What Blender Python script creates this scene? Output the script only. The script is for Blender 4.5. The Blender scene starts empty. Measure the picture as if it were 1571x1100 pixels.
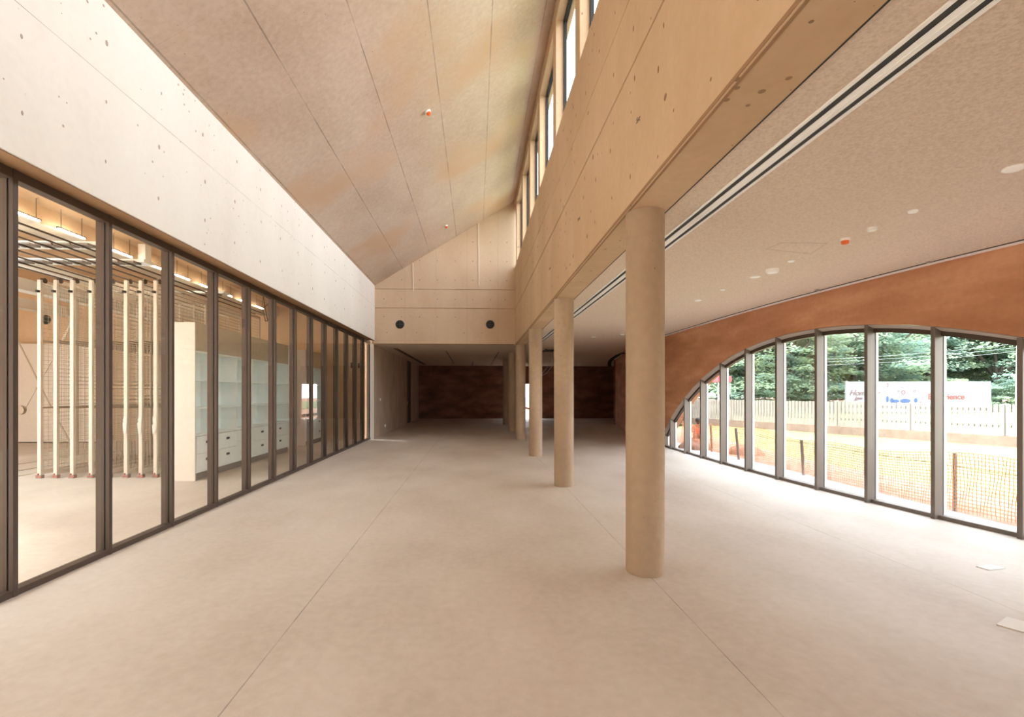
import bpy, bmesh, math, random
from mathutils import Vector, Matrix
random.seed(7)
S = bpy.context.scene
COL = S.collection

# ------------------------------------------------------------------ camera
F, PX, PY, H = 750.0, 757.0, 602.0, 1.6          # focal length (px of 1571), principal point, eye height
TH = math.atan(27.0 / F)                          # camera turned a little to the right
cs, sn = math.cos(TH), math.sin(TH)
cam_d = bpy.data.cameras.new('camera')
cam_d.sensor_width = 36.0
cam_d.lens = F / 1571.0 * 36.0
cam_d.shift_x = (785.5 - PX) / 1571.0
cam_d.shift_y = (PY - 550.0) / 1571.0
cam_d.clip_end = 400
cam = bpy.data.objects.new('camera', cam_d); COL.objects.link(cam)
cam.location = (0, 0, H); cam.rotation_euler = (math.pi / 2, 0, -TH)
S.camera = cam

# ------------------------------------------------------------------ world, exposure
S.view_settings.view_transform = 'Standard'
S.view_settings.look = 'None'
S.view_settings.gamma = 1.0
S.view_settings.exposure = 2.12
S.view_settings.use_curve_mapping = False
S.cycles.max_bounces = 14
S.cycles.diffuse_bounces = 10
S.cycles.glossy_bounces = 4
S.cycles.transparent_max_bounces = 24
S.cycles.use_denoising = True
S.cycles.sample_clamp_indirect = 8
wd = bpy.data.worlds.new('sky'); S.world = wd; wd.use_nodes = True
nt = wd.node_tree; nt.nodes.clear()
wo = nt.nodes.new('ShaderNodeOutputWorld'); bg = nt.nodes.new('ShaderNodeBackground')
tc = nt.nodes.new('ShaderNodeTexCoord'); sx = nt.nodes.new('ShaderNodeSeparateXYZ')
rp = nt.nodes.new('ShaderNodeValToRGB')
rp.color_ramp.elements[0].position = 0.0; rp.color_ramp.elements[0].color = (1, 1, 1, 1)
rp.color_ramp.elements[1].position = 0.7; rp.color_ramp.elements[1].color = (0.80, 0.90, 1.0, 1)
nt.links.new(tc.outputs['Generated'], sx.inputs[0]); nt.links.new(sx.outputs['Z'], rp.inputs[0])
nt.links.new(rp.outputs[0], bg.inputs[0]); bg.inputs[1].default_value = 2.0
nt.links.new(bg.outputs[0], wo.inputs[0])
sun_d = bpy.data.lights.new('hazy_sun', 'SUN'); sun_d.energy = 5.0; sun_d.angle = math.radians(25); sun_d.color = (1.0, .985, .95)
sun = bpy.data.objects.new('hazy_sun', sun_d); COL.objects.link(sun)
sun.rotation_euler = Vector((-.5, .38, 1.0)).to_track_quat('Z', 'Y').to_euler()

def portal(loc, rot, sx_, sy_):
    d = bpy.data.lights.new('sky_portal', 'AREA'); d.shape = 'RECTANGLE'; d.size = sx_; d.size_y = sy_
    d.cycles.is_portal = True
    o = bpy.data.objects.new('sky_portal', d); COL.objects.link(o); o.location = loc; o.rotation_euler = rot
portal((7.2, 8.0, 1.4), (0, math.radians(90), 0), 3.0, 13.6)      # arched window, faces the room
portal((9.4, -5.6, 1.4), (0, math.radians(90), 0), 3.0, 13.6)     # unseen arched window added behind for light
portal((1.75, 1.8, 6.9), (0, math.radians(90), 0), 2.4, 29.8)     # clerestory
portal((5.2, -13.3, 1.55), (math.radians(90), 0, 0), 7.7, 3.1)    # unseen glazed end added behind the camera for light
portal((-11.8, -.5, 5.6), (0, 0, 0), 10.4, 15.0)                   # unseen rooflight added to light the side room

# ------------------------------------------------------------------ geometry helpers
def yat(X, D):            # world Y of a point at lateral X and camera depth D
    return (D - X * sn) / cs
def ray(px, py):
    a, b = (px - PX) / F, (PY - py) / F
    return Vector((sn + a * cs, cs - a * sn, b))
def onz(px, py, z):       # where the sight line of a pixel meets a level plane
    r = ray(px, py); t = (z - H) / r.z
    return Vector((r.x * t, r.y * t, z))
def ony(px, py, Y):
    r = ray(px, py); t = Y / r.y
    return Vector((r.x * t, Y, H + r.z * t))
def onx(px, py, X):
    r = ray(px, py); t = X / r.x
    return Vector((X, r.y * t, H + r.z * t))

def box(bm, x0, x1, y0, y1, z0, z1):
    v = [bm.verts.new(p) for p in ((x0,y0,z0),(x1,y0,z0),(x1,y1,z0),(x0,y1,z0),(x0,y0,z1),(x1,y0,z1),(x1,y1,z1),(x0,y1,z1))]
    for f in ((0,3,2,1),(4,5,6,7),(0,1,5,4),(1,2,6,5),(2,3,7,6),(3,0,4,7)):
        bm.faces.new([v[i] for i in f])
def obox(bm, c, ux, uy, hx, hy, z0, z1):          # box turned in plan: centre c, unit axes ux, uy, half sizes
    c = Vector(c[:2]); ux = Vector(ux); uy = Vector(uy); v = []
    for z in (z0, z1):
        for a, b in ((-1,-1),(1,-1),(1,1),(-1,1)):
            p = c + ux * hx * a + uy * hy * b; v.append(bm.verts.new((p.x, p.y, z)))
    for f in ((0,3,2,1),(4,5,6,7),(0,1,5,4),(1,2,6,5),(2,3,7,6),(3,0,4,7)):
        bm.faces.new([v[i] for i in f])
def tube(bm, pts, r, n=8, cap=True):
    pts = [Vector(p) for p in pts]; rings = []
    for i, p in enumerate(pts):
        d = (pts[min(i+1, len(pts)-1)] - pts[max(i-1, 0)]).normalized()
        a = d.orthogonal().normalized() if i == 0 else (prev - d * prev.dot(d)).normalized()
        prev = a; b = d.cross(a)
        rr = r[i] if isinstance(r, (list, tuple)) else r
        rings.append([bm.verts.new(p + (a * math.cos(t) + b * math.sin(t)) * rr) for t in [2*math.pi*k/n for k in range(n)]])
    for A, B in zip(rings, rings[1:]):
        for k in range(n):
            bm.faces.new((A[k], A[(k+1)%n], B[(k+1)%n], B[k]))
    if cap:
        bm.faces.new(rings[0][::-1]); bm.faces.new(rings[-1])
def lathe(bm, c, prof, n=32, axis='z'):
    c = Vector(c); rings = []
    for r, h in prof:
        ring = []
        for k in range(n):
            t = 2*math.pi*k/n
            if axis == 'z': p = Vector((r*math.cos(t), r*math.sin(t), h))
            elif axis == 'y': p = Vector((r*math.cos(t), h, r*math.sin(t)))
            else: p = Vector((h, r*math.cos(t), r*math.sin(t)))
            ring.append(bm.verts.new(c + p))
        rings.append(ring)
    for A, B in zip(rings, rings[1:]):
        for k in range(n): bm.faces.new((A[k], A[(k+1)%n], B[(k+1)%n], B[k]))
    bm.faces.new(rings[0][::-1]); bm.faces.new(rings[-1])
def poly(bm, pts): bm.faces.new([bm.verts.new(p) for p in pts])
def prism(bm, pts, off):                          # closed polygon swept by a vector
    off = Vector(off); a = [bm.verts.new(p) for p in pts]; b = [bm.verts.new(Vector(p) + off) for p in pts]
    bm.faces.new(a[::-1]); bm.faces.new(b); n = len(a)
    for i in range(n): bm.faces.new((a[i], a[(i+1)%n], b[(i+1)%n], b[i]))
def NB(): return bmesh.new()
def obj(name, bm, m, parent=None, bevel=0, smooth=False, origin=None):
    bmesh.ops.recalc_face_normals(bm, faces=bm.faces)
    me = bpy.data.meshes.new(name)
    if origin is not None: bmesh.ops.translate(bm, verts=bm.verts, vec=-Vector(origin))
    bm.to_mesh(me); bm.free(); me.materials.append(m)
    o = bpy.data.objects.new(name, me); COL.objects.link(o)
    if origin is not None: o.location = origin
    if parent: o.parent = parent
    if smooth:
        for p in me.polygons: p.use_smooth = True
        me.set_sharp_from_angle(angle=math.radians(40))
    if bevel:
        b = o.modifiers.new('bevel', 'BEVEL'); b.width = bevel; b.segments = 2; b.limit_method = 'ANGLE'
    return o
def tag(o, label=None, cat=None, group=None, kind=None):
    if label: o['label'] = label
    if cat: o['category'] = cat
    if group: o['group'] = group
    if kind: o['kind'] = kind
    return o
def empty(name, loc=(0,0,0), label=None, cat=None, group=None, kind=None):
    o = bpy.data.objects.new(name, None); COL.objects.link(o); o.location = loc; o.empty_display_size = .1
    return tag(o, label, cat, group, kind)
def struct(name, bm, m, bevel=0, smooth=False): return tag(obj(name, bm, m, None, bevel, smooth), kind='structure')
def copy_tree(o, parent=None, loc=None):
    c = o.copy(); COL.objects.link(c); c.parent = parent
    if loc is not None: c.location = loc
    for ch in o.children: copy_tree(ch, c)
    return c

# ------------------------------------------------------------------ material helpers
def new_mat(name):
    m = bpy.data.materials.new(name); m.use_nodes = True
    t = m.node_tree; b = t.nodes['Principled BSDF']; return m, t, b
def simple(name, col, rough=.5, metal=0, spec=.5):
    m, t, b = new_mat(name)
    b.inputs['Base Color'].default_value = (*col, 1); b.inputs['Roughness'].default_value = rough
    b.inputs['Metallic'].default_value = metal; b.inputs['Specular IOR Level'].default_value = spec
    # small tonal variation so no surface is dead flat
    n = t.nodes.new('ShaderNodeTexNoise'); n.inputs['Scale'].default_value = 9; n.inputs['Detail'].default_value = 4
    co = t.nodes.new('ShaderNodeTexCoord'); t.links.new(co.outputs['Object'], n.inputs['Vector'])
    mx = t.nodes.new('ShaderNodeMix'); mx.data_type = 'RGBA'
    mx.inputs['A'].default_value = (*[c*.93 for c in col], 1); mx.inputs['B'].default_value = (*[min(1, c*1.06) for c in col], 1)
    t.links.new(n.outputs['Fac'], mx.inputs['Factor']); t.links.new(mx.outputs['Result'], b.inputs['Base Color'])
    return m
class G:                                            # tiny node-graph writer
    def __init__(s, t): s.t = t
    def n(s, typ, **kw):
        x = s.t.nodes.new(typ)
        for k, v in kw.items(): setattr(x, k, v)
        return x
    def l(s, a, b): s.t.links.new(a, b)
    def math(s, op, a, b=None, c=None):
        x = s.n('ShaderNodeMath', operation=op)
        for i, v in enumerate((a, b, c)):
            if v is None: continue
            if isinstance(v, (int, float)): x.inputs[i].default_value = v
            else: s.l(v, x.inputs[i])
        return x.outputs[0]
    def noise(s, vec, scale, detail=4, rough=.55, stretch=None):
        if stretch:
            mp = s.n('ShaderNodeMapping'); mp.inputs['Scale'].default_value = stretch; s.l(vec, mp.inputs['Vector']); vec = mp.outputs[0]
        x = s.n('ShaderNodeTexNoise'); x.inputs['Scale'].default_value = scale; x.inputs['Detail'].default_value = detail
        x.inputs['Roughness'].default_value = rough; s.l(vec, x.inputs['Vector']); return x.outputs['Fac']
    def ramp(s, fac, stops):
        x = s.n('ShaderNodeValToRGB'); e = x.color_ramp.elements
        while len(e) < len(stops): e.new(.5)
        for k, (p, c) in enumerate(stops):
            e[k].position = p; e[k].color = (*c, 1) if len(c) == 3 else c
        s.l(fac, x.inputs[0]); return x.outputs[0]
    def mix(s, fac, a, b, mode='MIX'):
        x = s.n('ShaderNodeMix', data_type='RGBA', blend_type=mode)
        if isinstance(fac, (int, float)): x.inputs['Factor'].default_value = fac
        else: s.l(fac, x.inputs['Factor'])
        for k, v in (('A', a), ('B', b)):
            if isinstance(v, tuple): x.inputs[k].default_value = (*v, 1)
            else: s.l(v, x.inputs[k])
        return x.outputs['Result']

def concrete(name, lo, mid, hi, holes=.5, hole_col=(.16,.09,.05), joints=(), scale=.7, streak=(1,1,1), rough=.85,
             bump=.25, hole_scale=7, tie=None, spec=.25, blot=None, grain=.2):
    """cast concrete: broad tonal blotches, fine grain, air holes; joints = [(axis, value, half width)]"""
    m, t, b = new_mat(name); g = G(t)
    co = g.n('ShaderNodeNewGeometry').outputs['Position']
    big = g.noise(co, scale, 5, .55, streak)
    fine = g.noise(co, 14, 5, .6)
    f = g.math('ADD', g.math('MULTIPLY', big, 1-grain), g.math('MULTIPLY', fine, grain))
    col = g.ramp(f, [(.34, lo), (.5, mid), (.66, hi)])
    if blot:
        bn = g.noise(co, blot[1], 3, .5, (1, 1, 1))
        col = g.mix(g.ramp(bn, [(.5, (0,0,0)), (.68, (1,1,1))]), col, blot[0])
    height = g.math('MULTIPLY', fine, .3)
    if holes > 0:
        vo = g.n('ShaderNodeTexVoronoi'); vo.inputs['Scale'].default_value = hole_scale; g.l(co, vo.inputs['Vector'])
        msk = g.noise(co, 1.1, 3)
        thr = g.math('MULTIPLY', g.ramp(msk, [(.36, (.12,)*3), (.62, (1,1,1))]), .26 * holes)
        # each cell has its own random size
        sep = g.n('ShaderNodeSeparateColor'); g.l(vo.outputs['Color'], sep.inputs[0])
        thr = g.math('MULTIPLY', thr, g.math('POWER', sep.outputs[0], 1.5))
        hole = g.math('LESS_THAN', vo.outputs['Distance'], thr)
        col = g.mix(g.math('MULTIPLY', hole, .75), col, hole_col)
        height = g.math('SUBTRACT', height, g.math('MULTIPLY', hole, 1.5))
        mp = g.n('ShaderNodeMapping'); mp.inputs['Scale'].default_value = (1, 1, .6); g.l(co, mp.inputs['Vector'])
        v2 = g.n('ShaderNodeTexVoronoi'); v2.inputs['Scale'].default_value = hole_scale * 2.3; g.l(mp.outputs[0], v2.inputs['Vector'])
        s2 = g.n('ShaderNodeSeparateColor'); g.l(v2.outputs['Color'], s2.inputs[0])
        m2 = g.ramp(g.noise(co, 1.6, 3), [(.45, (0,)*3), (.6, (1,1,1))])
        h2 = g.math('LESS_THAN', v2.outputs['Distance'], g.math('MULTIPLY', m2, g.math('MULTIPLY', g.math('POWER', s2.outputs[0], 3.0), .30 * min(1, holes*1.6))))
        col = g.mix(g.math('MULTIPLY', h2, .6), col, hole_col)
    if joints or tie:
        sp = g.n('ShaderNodeSeparateXYZ'); g.l(co, sp.inputs[0])
        brk = g.ramp(g.noise(co, 1.7, 3), [(.35, (.25,)*3), (.6, (1,1,1))])
        for ax, val, hw in joints:
            if isinstance(val, tuple):       # repeated: (start, pitch)
                q = g.math('SUBTRACT', sp.outputs[ax], val[0] - val[1] / 2)
                q = g.math('SUBTRACT', g.math('FLOORED_MODULO', q, val[1]), val[1] / 2)
            else: q = g.math('SUBTRACT', sp.outputs[ax], val)
            ln = g.math('LESS_THAN', g.math('ABSOLUTE', q), hw)
            ln = g.math('MULTIPLY', ln, brk)
            col = g.mix(g.math('MULTIPLY', ln, .62), col, tuple(c * .35 for c in lo))
            height = g.math('SUBTRACT', height, ln)
    g.l(col, b.inputs['Base Color']); b.inputs['Roughness'].default_value = rough; b.inputs['Specular IOR Level'].default_value = spec
    bp = g.n('ShaderNodeBump'); bp.inputs['Strength'].default_value = bump; bp.inputs['Distance'].default_value = .01
    g.l(height, bp.inputs['Height']); g.l(bp.outputs[0], b.inputs['Normal'])
    return m

def glass(name, tint=(1,1,1), refl=1.0):
    m = bpy.data.materials.new(name); m.use_nodes = True; t = m.node_tree; t.nodes.clear(); g = G(t)
    out = g.n('ShaderNodeOutputMaterial'); tr = g.n('ShaderNodeBsdfTransparent'); gl = g.n('ShaderNodeBsdfGlossy')
    tr.inputs[0].default_value = (*tint, 1); gl.inputs['Roughness'].default_value = .01
    fr = g.n('ShaderNodeFresnel'); fr.inputs[0].default_value = 1.45; mx = g.n('ShaderNodeMixShader')
    g.l(g.math('MULTIPLY', fr.outputs[0], refl), mx.inputs[0]); g.l(tr.outputs[0], mx.inputs[1]); g.l(gl.outputs[0], mx.inputs[2])
    g.l(mx.outputs[0], out.inputs[0]); return m
def emit(name, col, s):
    m, t, b = new_mat(name); b.inputs['Base Color'].default_value = (*col, 1)
    b.inputs['Emission Color'].default_value = (*col, 1); b.inputs['Emission Strength'].default_value = s; return m

M = {}
M['wall_cream'] = concrete('pale_concrete', (.73,.675,.61), (.80,.755,.70), (.84,.805,.755), holes=.62, hole_scale=8, scale=.5,
    joints=[(2, 4.5, .004)], streak=(1,1,.45), hole_col=(.26,.17,.12), bump=.2)
M['wall_orange'] = concrete('honey_concrete', (.50,.345,.21), (.56,.395,.25), (.63,.46,.31), holes=.66, hole_scale=6, scale=.8, streak=(1,1,.35), bump=.15)
M['ceil_conc'] = concrete('sloping_concrete', (.51,.39,.295), (.60,.48,.38), (.68,.57,.47), holes=.35, hole_scale=11, scale=.8, streak=(1,.6,1),
    joints=[(0, (-3.37, .905), .008), (1, (12.6, 2.45), .0012)], bump=.35, grain=.42, blot=((.62,.43,.29), .55))
M['endwall'] = concrete('end_wall_concrete', (.58,.42,.29), (.65,.49,.35), (.69,.56,.41), holes=.25, hole_scale=5, scale=.6, streak=(1,1,.5), bump=.15,
    joints=[(0, (-2.4, 1.05), .003)])
M['column'] = concrete('column_concrete', (.355,.255,.175), (.42,.31,.215), (.52,.405,.295), holes=.3, hole_scale=9, scale=1.2, streak=(1,1,.3), bump=.2)
M['floor'] = concrete('floor_screed', (.53,.46,.395), (.62,.555,.49), (.69,.635,.58), holes=.0, scale=.75, streak=(1,.6,1), rough=.6, bump=.05, grain=.3, spec=.3,
    joints=[(0, -1.27, .005), (0, 1.515, .004), (0, 3.96, .0045)])
M['rammed'] = concrete('rammed_earth', (.44,.21,.11), (.545,.268,.148), (.66,.36,.215), holes=.12, hole_scale=9, scale=1.1, streak=(.6,.6,2.6), bump=.2)
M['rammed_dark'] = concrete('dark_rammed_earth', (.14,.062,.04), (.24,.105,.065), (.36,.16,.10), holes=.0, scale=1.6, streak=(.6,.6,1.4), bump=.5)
M['corridor'] = concrete('corridor_plaster', (.48,.37,.29), (.56,.44,.35), (.62,.50,.41), holes=.1, scale=1.4, streak=(1,1,.6), bump=.3)
M['side_conc'] = concrete('side_room_concrete', (.62,.44,.28), (.69,.51,.34), (.74,.57,.40), holes=.3, scale=.8, bump=.1)

def acoustic():
    m, t, b = new_mat('acoustic_spray'); g = G(t); co = g.n('ShaderNodeNewGeometry').outputs['Position']
    a = g.noise(co, 44, 7, .78); c = g.noise(co, 1.2, 3)
    col = g.mix(g.ramp(a, [(.34, (0,0,0)), (.58, (1,1,1))]), (.58,.465,.37), (.79,.68,.575))
    col = g.mix(g.math('MULTIPLY', c, .35), col, (.72,.58,.47))
    g.l(col, b.inputs['Base Color']); b.inputs['Roughness'].default_value = .95; b.inputs['Specular IOR Level'].default_value = .1
    bp = g.n('ShaderNodeBump'); bp.inputs['Strength'].default_value = .5; bp.inputs['Distance'].default_value = .01
    g.l(a, bp.inputs['Height']); g.l(bp.outputs[0], b.inputs['Normal']); return m
M['acoustic'] = acoustic()
M['bronze'] = simple('bronze_frame', (.075,.05,.038), .45, .25)
M['frame_grey'] = simple('grey_brown_frame', (.17,.142,.122), .42, .2)
M['black'] = simple('black', (.012,.012,.012), .6)
M['gasket'] = simple('gasket', (.01,.01,.01), .7)
M['white_metal'] = simple('white_enamel', (.82,.80,.76), .4)
M['cool_white'] = simple('cool_white_shelf', (.88,.93,.935), .5)
M['warm_panel'] = simple('pinkish_white_panel', (.76,.70,.64), .55)
M['upper_panel'] = simple('grey_beige_panel', (.62,.55,.46), .55)
M['plinth'] = simple('grey_plinth', (.22,.19,.17), .6)
M['rack'] = simple('cream_rack_enamel', (.70,.62,.54), .45)
M['wire'] = simple('rack_wire', (.50,.43,.34), .45, .3)
M['rail'] = simple('dark_rail', (.08,.06,.05), .5, .4)
M['red'] = simple('red_tape', (.5,.07,.05), .6)
M['orange'] = simple('orange_cap', (.85,.16,.03), .5)
M['white'] = simple('white_plastic', (.93,.93,.92), .5)
M['door'] = simple('dark_timber_door', (.06,.045,.02), .5)
M['conduit'] = simple('pale_conduit', (.85,.78,.66), .5)
M['cable'] = simple('grey_cable', (.40,.36,.32), .6)
M['paper'] = simple('white_paper', (.82,.82,.80), .8)
M['glass'] = glass('window_glass', (.98,.99,.985), .25)
M['glass_left'] = glass('partition_glass', (.955,.965,.92), 1.0)
M['strip'] = emit('strip_lamp', (1.0,.84,.64), 14)
M['chamfer'] = simple('dark_honey_edge', (.30,.175,.09), .85)  # darker honey strip along the lower beam edge
M['tie'] = simple('tie_hole_brown', (.20,.10,.045), .9)
M['lining'] = simple('pale_arch_lining', (.40,.34,.29), .6)
M['roofing'] = simple('grey_roofing', (.14,.135,.13), .8)
M['silver'] = simple('zinc_grey', (.35,.33,.30), .4, .5)

# ------------------------------------------------------------------ the room shell
Y0, YE, YB = -13.0, 16.6, 30.2

# curved outer wall in plan
NODES = [(-14,9.9),(-10,9.2),(-6,8.35),(-3,7.6),(0,6.9),(2,6.5),(3.6,6.2),(5.08,5.93),(6.24,5.74),(7.85,5.57),(8.86,5.50),(9.83,5.465),
         (10.75,5.45),(12.2,5.45),(13.85,5.48),(15.5,5.55),(17.4,5.75),(19.3,6.05),(21.8,6.48),(24.0,6.92)]
def XR(y):
    n = NODES
    if y <= n[0][0]: return n[0][1]
    if y >= n[-1][0]: return n[-1][1]
    for i in range(len(n)-1):
        if n[i][0] <= y <= n[i+1][0]: break
    def sl(j):
        j0, j1 = max(j-1, 0), min(j+1, len(n)-1)
        return (n[j1][1]-n[j0][1])/(n[j1][0]-n[j0][0])
    h = n[i+1][0]-n[i][0]; t = (y-n[i][0])/h
    a, c, da, dc = n[i][1], n[i+1][1], sl(i)*h, sl(i+1)*h
    return (2*t**3-3*t**2+1)*a + (t**3-2*t**2+t)*da + (-2*t**3+3*t**2)*c + (t**3-t**2)*dc
def XT(y):               # plan unit tangent and outward normal
    d = Vector((XR(y+.05)-XR(y-.05), .1)).normalized(); return d, Vector((d.y, -d.x))
def wp(y, off):          # point of the outer wall at y, off metres outside its inner face
    t, n = XT(y); return Vector((XR(y), y)) + n * off
RA, HA = 9.6, 2.65
HS = math.sqrt(RA**2 - (RA-HA)**2)
ARCH = [8.0, -5.9]  # second arch is unseen, added to let in light from behind
def zarch(y, dr=0):
    for yc in ARCH:
        if abs(y-yc) < HS + 1e-6:
            q = (RA-dr)**2-(y-yc)**2
            return max(0.0, math.sqrt(max(q, 0)) - (RA-HA))
    return 0.0
ZC = 3.22
TW = .36
def plan_outline(off):
    ys_ = [Y0-.3 + (24.3-Y0+.3)*j/120 for j in range(121)]
    return [(wp(y, off).x, y) for y in ys_] + [(9.8, 24.3), (9.8, YB+.3)]
b = NB(); prism(b, [(x, y, -.25) for x, y in plan_outline(.2)] + [(-18.2, YB+.3, -.25), (-18.2, Y0-.3, -.25)], (0, 0, .25)); struct('floor', b, M['floor'])
b = NB()
ys = sorted(set([round(Y0 + k*.12, 3) for k in range(int((24.0-Y0)/.12)+1)] + [24.0] + [yc+s*HS for yc in ARCH for s in (-1, 1)]))
prev = None
for y in ys:
    z = zarch(y); i_, o_ = wp(y, 0), wp(y, TW)
    cur = [b.verts.new((i_.x, i_.y, z)), b.verts.new((i_.x, i_.y, 3.6)), b.verts.new((o_.x, o_.y, 3.6)), b.verts.new((o_.x, o_.y, z))]
    if prev:
        for k in range(4): b.faces.new((prev[k], prev[(k+1)%4], cur[(k+1)%4], cur[k]))
    prev = cur
b.faces.new(prev)
struct('wall_right', b, M['rammed'])
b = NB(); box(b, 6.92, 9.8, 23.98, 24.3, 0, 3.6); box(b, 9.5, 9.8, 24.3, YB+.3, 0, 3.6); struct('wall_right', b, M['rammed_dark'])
# back wall with the open doorway
b = NB()
DX0, DX1, DZ = 2.40, 3.42, 2.12
box(b, -3.9, DX0, YB, YB+.3, 0, 3.6); box(b, DX1, 9.8, YB, YB+.3, 0, 3.6); box(b, DX0, DX1, YB, YB+.3, DZ, 3.6)
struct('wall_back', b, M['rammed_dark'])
# left corridor wall beyond the glazing
YG = yat(-3.6, 16.77) 
b = NB()
box(b, -3.85, -3.5, YG+.06, 25.1, 0, 3.6); box(b, -3.85, -3.5, 26.7, YB, 0, 3.6)
struct('wall_left', b, M['corridor'])
b = NB(); box(b, -3.80, -3.53, 25.1, 26.7, 0, 3.25)
d = struct('door_1', b, M['door'])
b = NB(); box(b, -3.53, -3.49, 25.3, 25.34, .95, 1.15); obj('door_handle', b, M['silver'], d)
b = NB(); box(b, -3.62, -3.5, YG-.02, YG+.06, 0, 3.354); struct('trim_1', b, M['white_metal'])
# left upper wall
ZS, XU = 3.354, -3.406
b = NB(); box(b, -3.80, XU, Y0, YE+.02, ZS, 5.2); box(b, -3.80, -3.62, Y0, YE+.02, 5.2, 5.4); struct('wall_left', b, M['wall_cream'], bevel=.006)
M['soffit'] = simple('honey_soffit', (.30,.165,.08), .8)
b = NB(); box(b, -3.62, XU-.012, Y0, YE, ZS-.008, ZS-.001); struct('trim_5', b, M['soffit'])
# sloping ceiling of the tall hall
k = (8.1-5.2)/(1.46-XU)
b = NB()
zr = 5.2 + (1.75-XU)*.613
prism(b, [(XU-.4, Y0-.3, 5.2-.4*.613), (1.75, Y0-.3, zr), (1.75, Y0-.3, zr+.3), (XU-.4, Y0-.3, 5.5)], (0, YE+.3-Y0+.3, 0))
struct('ceiling', b, M['ceil_conc'])
# long beam wall on the columns, three lifts with open joints
XB = 1.33
b = NB()
box(b, XB, 1.685, Y0, YE+.3, 3.2, 4.372); box(b, XB, 1.685, Y0, YE+.3, 4.392, 5.005); box(b, XB, 1.685, Y0, YE+.3, 5.014, 5.86)
box(b, XB+.03, 1.66, Y0, YE+.25, 4.3, 5.5)
struct('wall_inner_right', b, M['wall_orange'], bevel=.008)
b = NB(); prism(b, [(XB-.002, Y0, 3.228), (XB-.002, Y0, 3.204), (XB+.03, Y0, 3.196), (XB+.03, Y0, 3.228)], (0, YE-Y0, 0)); struct('trim_6', b, M['chamfer'])
b = NB(); box(b, 1.684, 1.701, Y0, YE+.2, 3.208, 3.216); struct('trim_7', b, M['gasket'])  # black strip put in as the shade of the gap beside the beam
rt = random.Random(5); b = NB()
for zz in (3.48, 3.98, 4.22, 4.68, 5.25, 5.6):
    y = -1.0 + rt.uniform(0, .3)
    while y < 16.2:
        if rt.random() < .75:
            yy_, z_ = y + rt.uniform(-.03, .03), zz + rt.uniform(-.03, .03); r1 = rt.uniform(.006, .013)
            prism(b, [(XB-.0015, yy_ + r1*math.cos(t_*math.pi/5), z_ + r1*2.3*math.sin(t_*math.pi/5)) for t_ in range(10)], (.001, 0, 0))
        y += .62
m_ = obj('tie_hole', b, M['tie']); tag(m_, 'rows of small oval formwork marks along the orange beam wall', 'tie holes', kind='stuff')
b = NB()
for zz in (3.72, 4.28, 4.85):
    y = .5
    while y < 16.2:
        yy_, z_ = y + rt.uniform(-.05, .05), zz + rt.uniform(-.05, .05); r1 = rt.uniform(.010, .017)
        prism(b, [(XU+.0015, yy_ + r1*math.cos(t_*math.pi/5), z_ + r1*1.7*math.sin(t_*math.pi/5)) for t_ in range(10)], (-.001, 0, 0))
        y += .82
m_ = obj('tie_hole', b, simple('pale_tie_hole', (.42,.33,.27), .9)); tag(m_, 'rows of faint formwork dimples across the pale left wall', 'tie holes', kind='stuff')
# end wall above the opening
b = NB()
zt = lambda x: 5.2 + (x-XU)*.613 + .05
box(b, XU-.1, XB+.02, YE, YE+.28, 3.245, 4.43); box(b, XU-.1, XB+.02, YE, YE+.28, 4.452, 5.075)
prism(b, [(XU-.1, YE, 5.09), (1.6, YE, 5.09), (1.6, YE, zt(1.6)), (XU-.1, YE, zt(XU-.1))], (0, .28, 0))
box(b, XU-.05, XB, YE+.03, YE+.25, 4.3, 5.3)
struct('wall_end', b, M['endwall'], bevel=.006)
# acoustic ceilings
b = NB()
prism(b, [(x, y, ZC) for x, y in plan_outline(.25)] + [(1.70, YB+.3, ZC), (1.70, Y0-.3, ZC)], (0, 0, .28)); box(b, -3.8, 1.70, YE+.29, YB+.3, 3.25, 3.5)
struct('ceiling', b, M['acoustic'])
b = NB(); prism(b, [(x, y, 3.502) for x, y in plan_outline(.3)] + [(1.70, YB+.3, 3.502), (1.70, Y0-.3, 3.502)], (0, 0, .1)); struct('roof', b, M['roofing'])  # unseen dark cover added to cut yellow bounce into the clerestory
# walls behind the camera
b = NB()
box(b, -3.8, 1.33, Y0-.3, Y0, 5.0, 9); box(b, -3.8, 1.33, Y0-.3, Y0, 0, 5.0); box(b, 1.33, 1.7, Y0-.3, Y0, 3.2, 9)  # unseen left part closed up to cut frontal light
box(b, 9.0, 9.8, Y0-.3, Y0, 0, 3.6); box(b, 1.33, 9.8, Y0-.3, Y0, 3.1, 3.6)
struct('wall_front', b, M['wall_orange'])

# ------------------------------------------------------------------ left glazed partition
w1 = empty('window_1', (-3.65, 8, 0), kind='structure')
def child(name, b, m, p, **kw):
    o = obj(name, b, m, None, **kw); o.parent = p; o.matrix_parent_inverse = Matrix.Translation(-p.location); return o
XM = -3.603
b = NB(); box(b, XM-.10, XM-.005, Y0, YG, 3.272, 3.356); child('head_frame', b, M['bronze'], w1, bevel=.003)
b = NB(); box(b, XM-.10, XM-.005, Y0, YG, 0, .052); child('sill_frame', b, M['bronze'], w1, bevel=.003)
mys = [yat(XM, 3.81 + .998*k_) for k_ in range(-16, 14)]
for y in mys:
    b = NB(); box(b, XM-.035, XM, y, y+.043, 0, 3.354)
    mu = child('mullion', b, M['bronze'], w1, bevel=.002)
    b = NB(); box(b, XM-.13, XM-.05, y, y+.043, .03, 3.29); o = child('rear_box', b, M['bronze'], w1)
    b = NB(); box(b, XM-.05, XM-.035, y+.006, y+.037, .03, 3.29); o = child('gasket', b, M['gasket'], w1)
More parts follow.
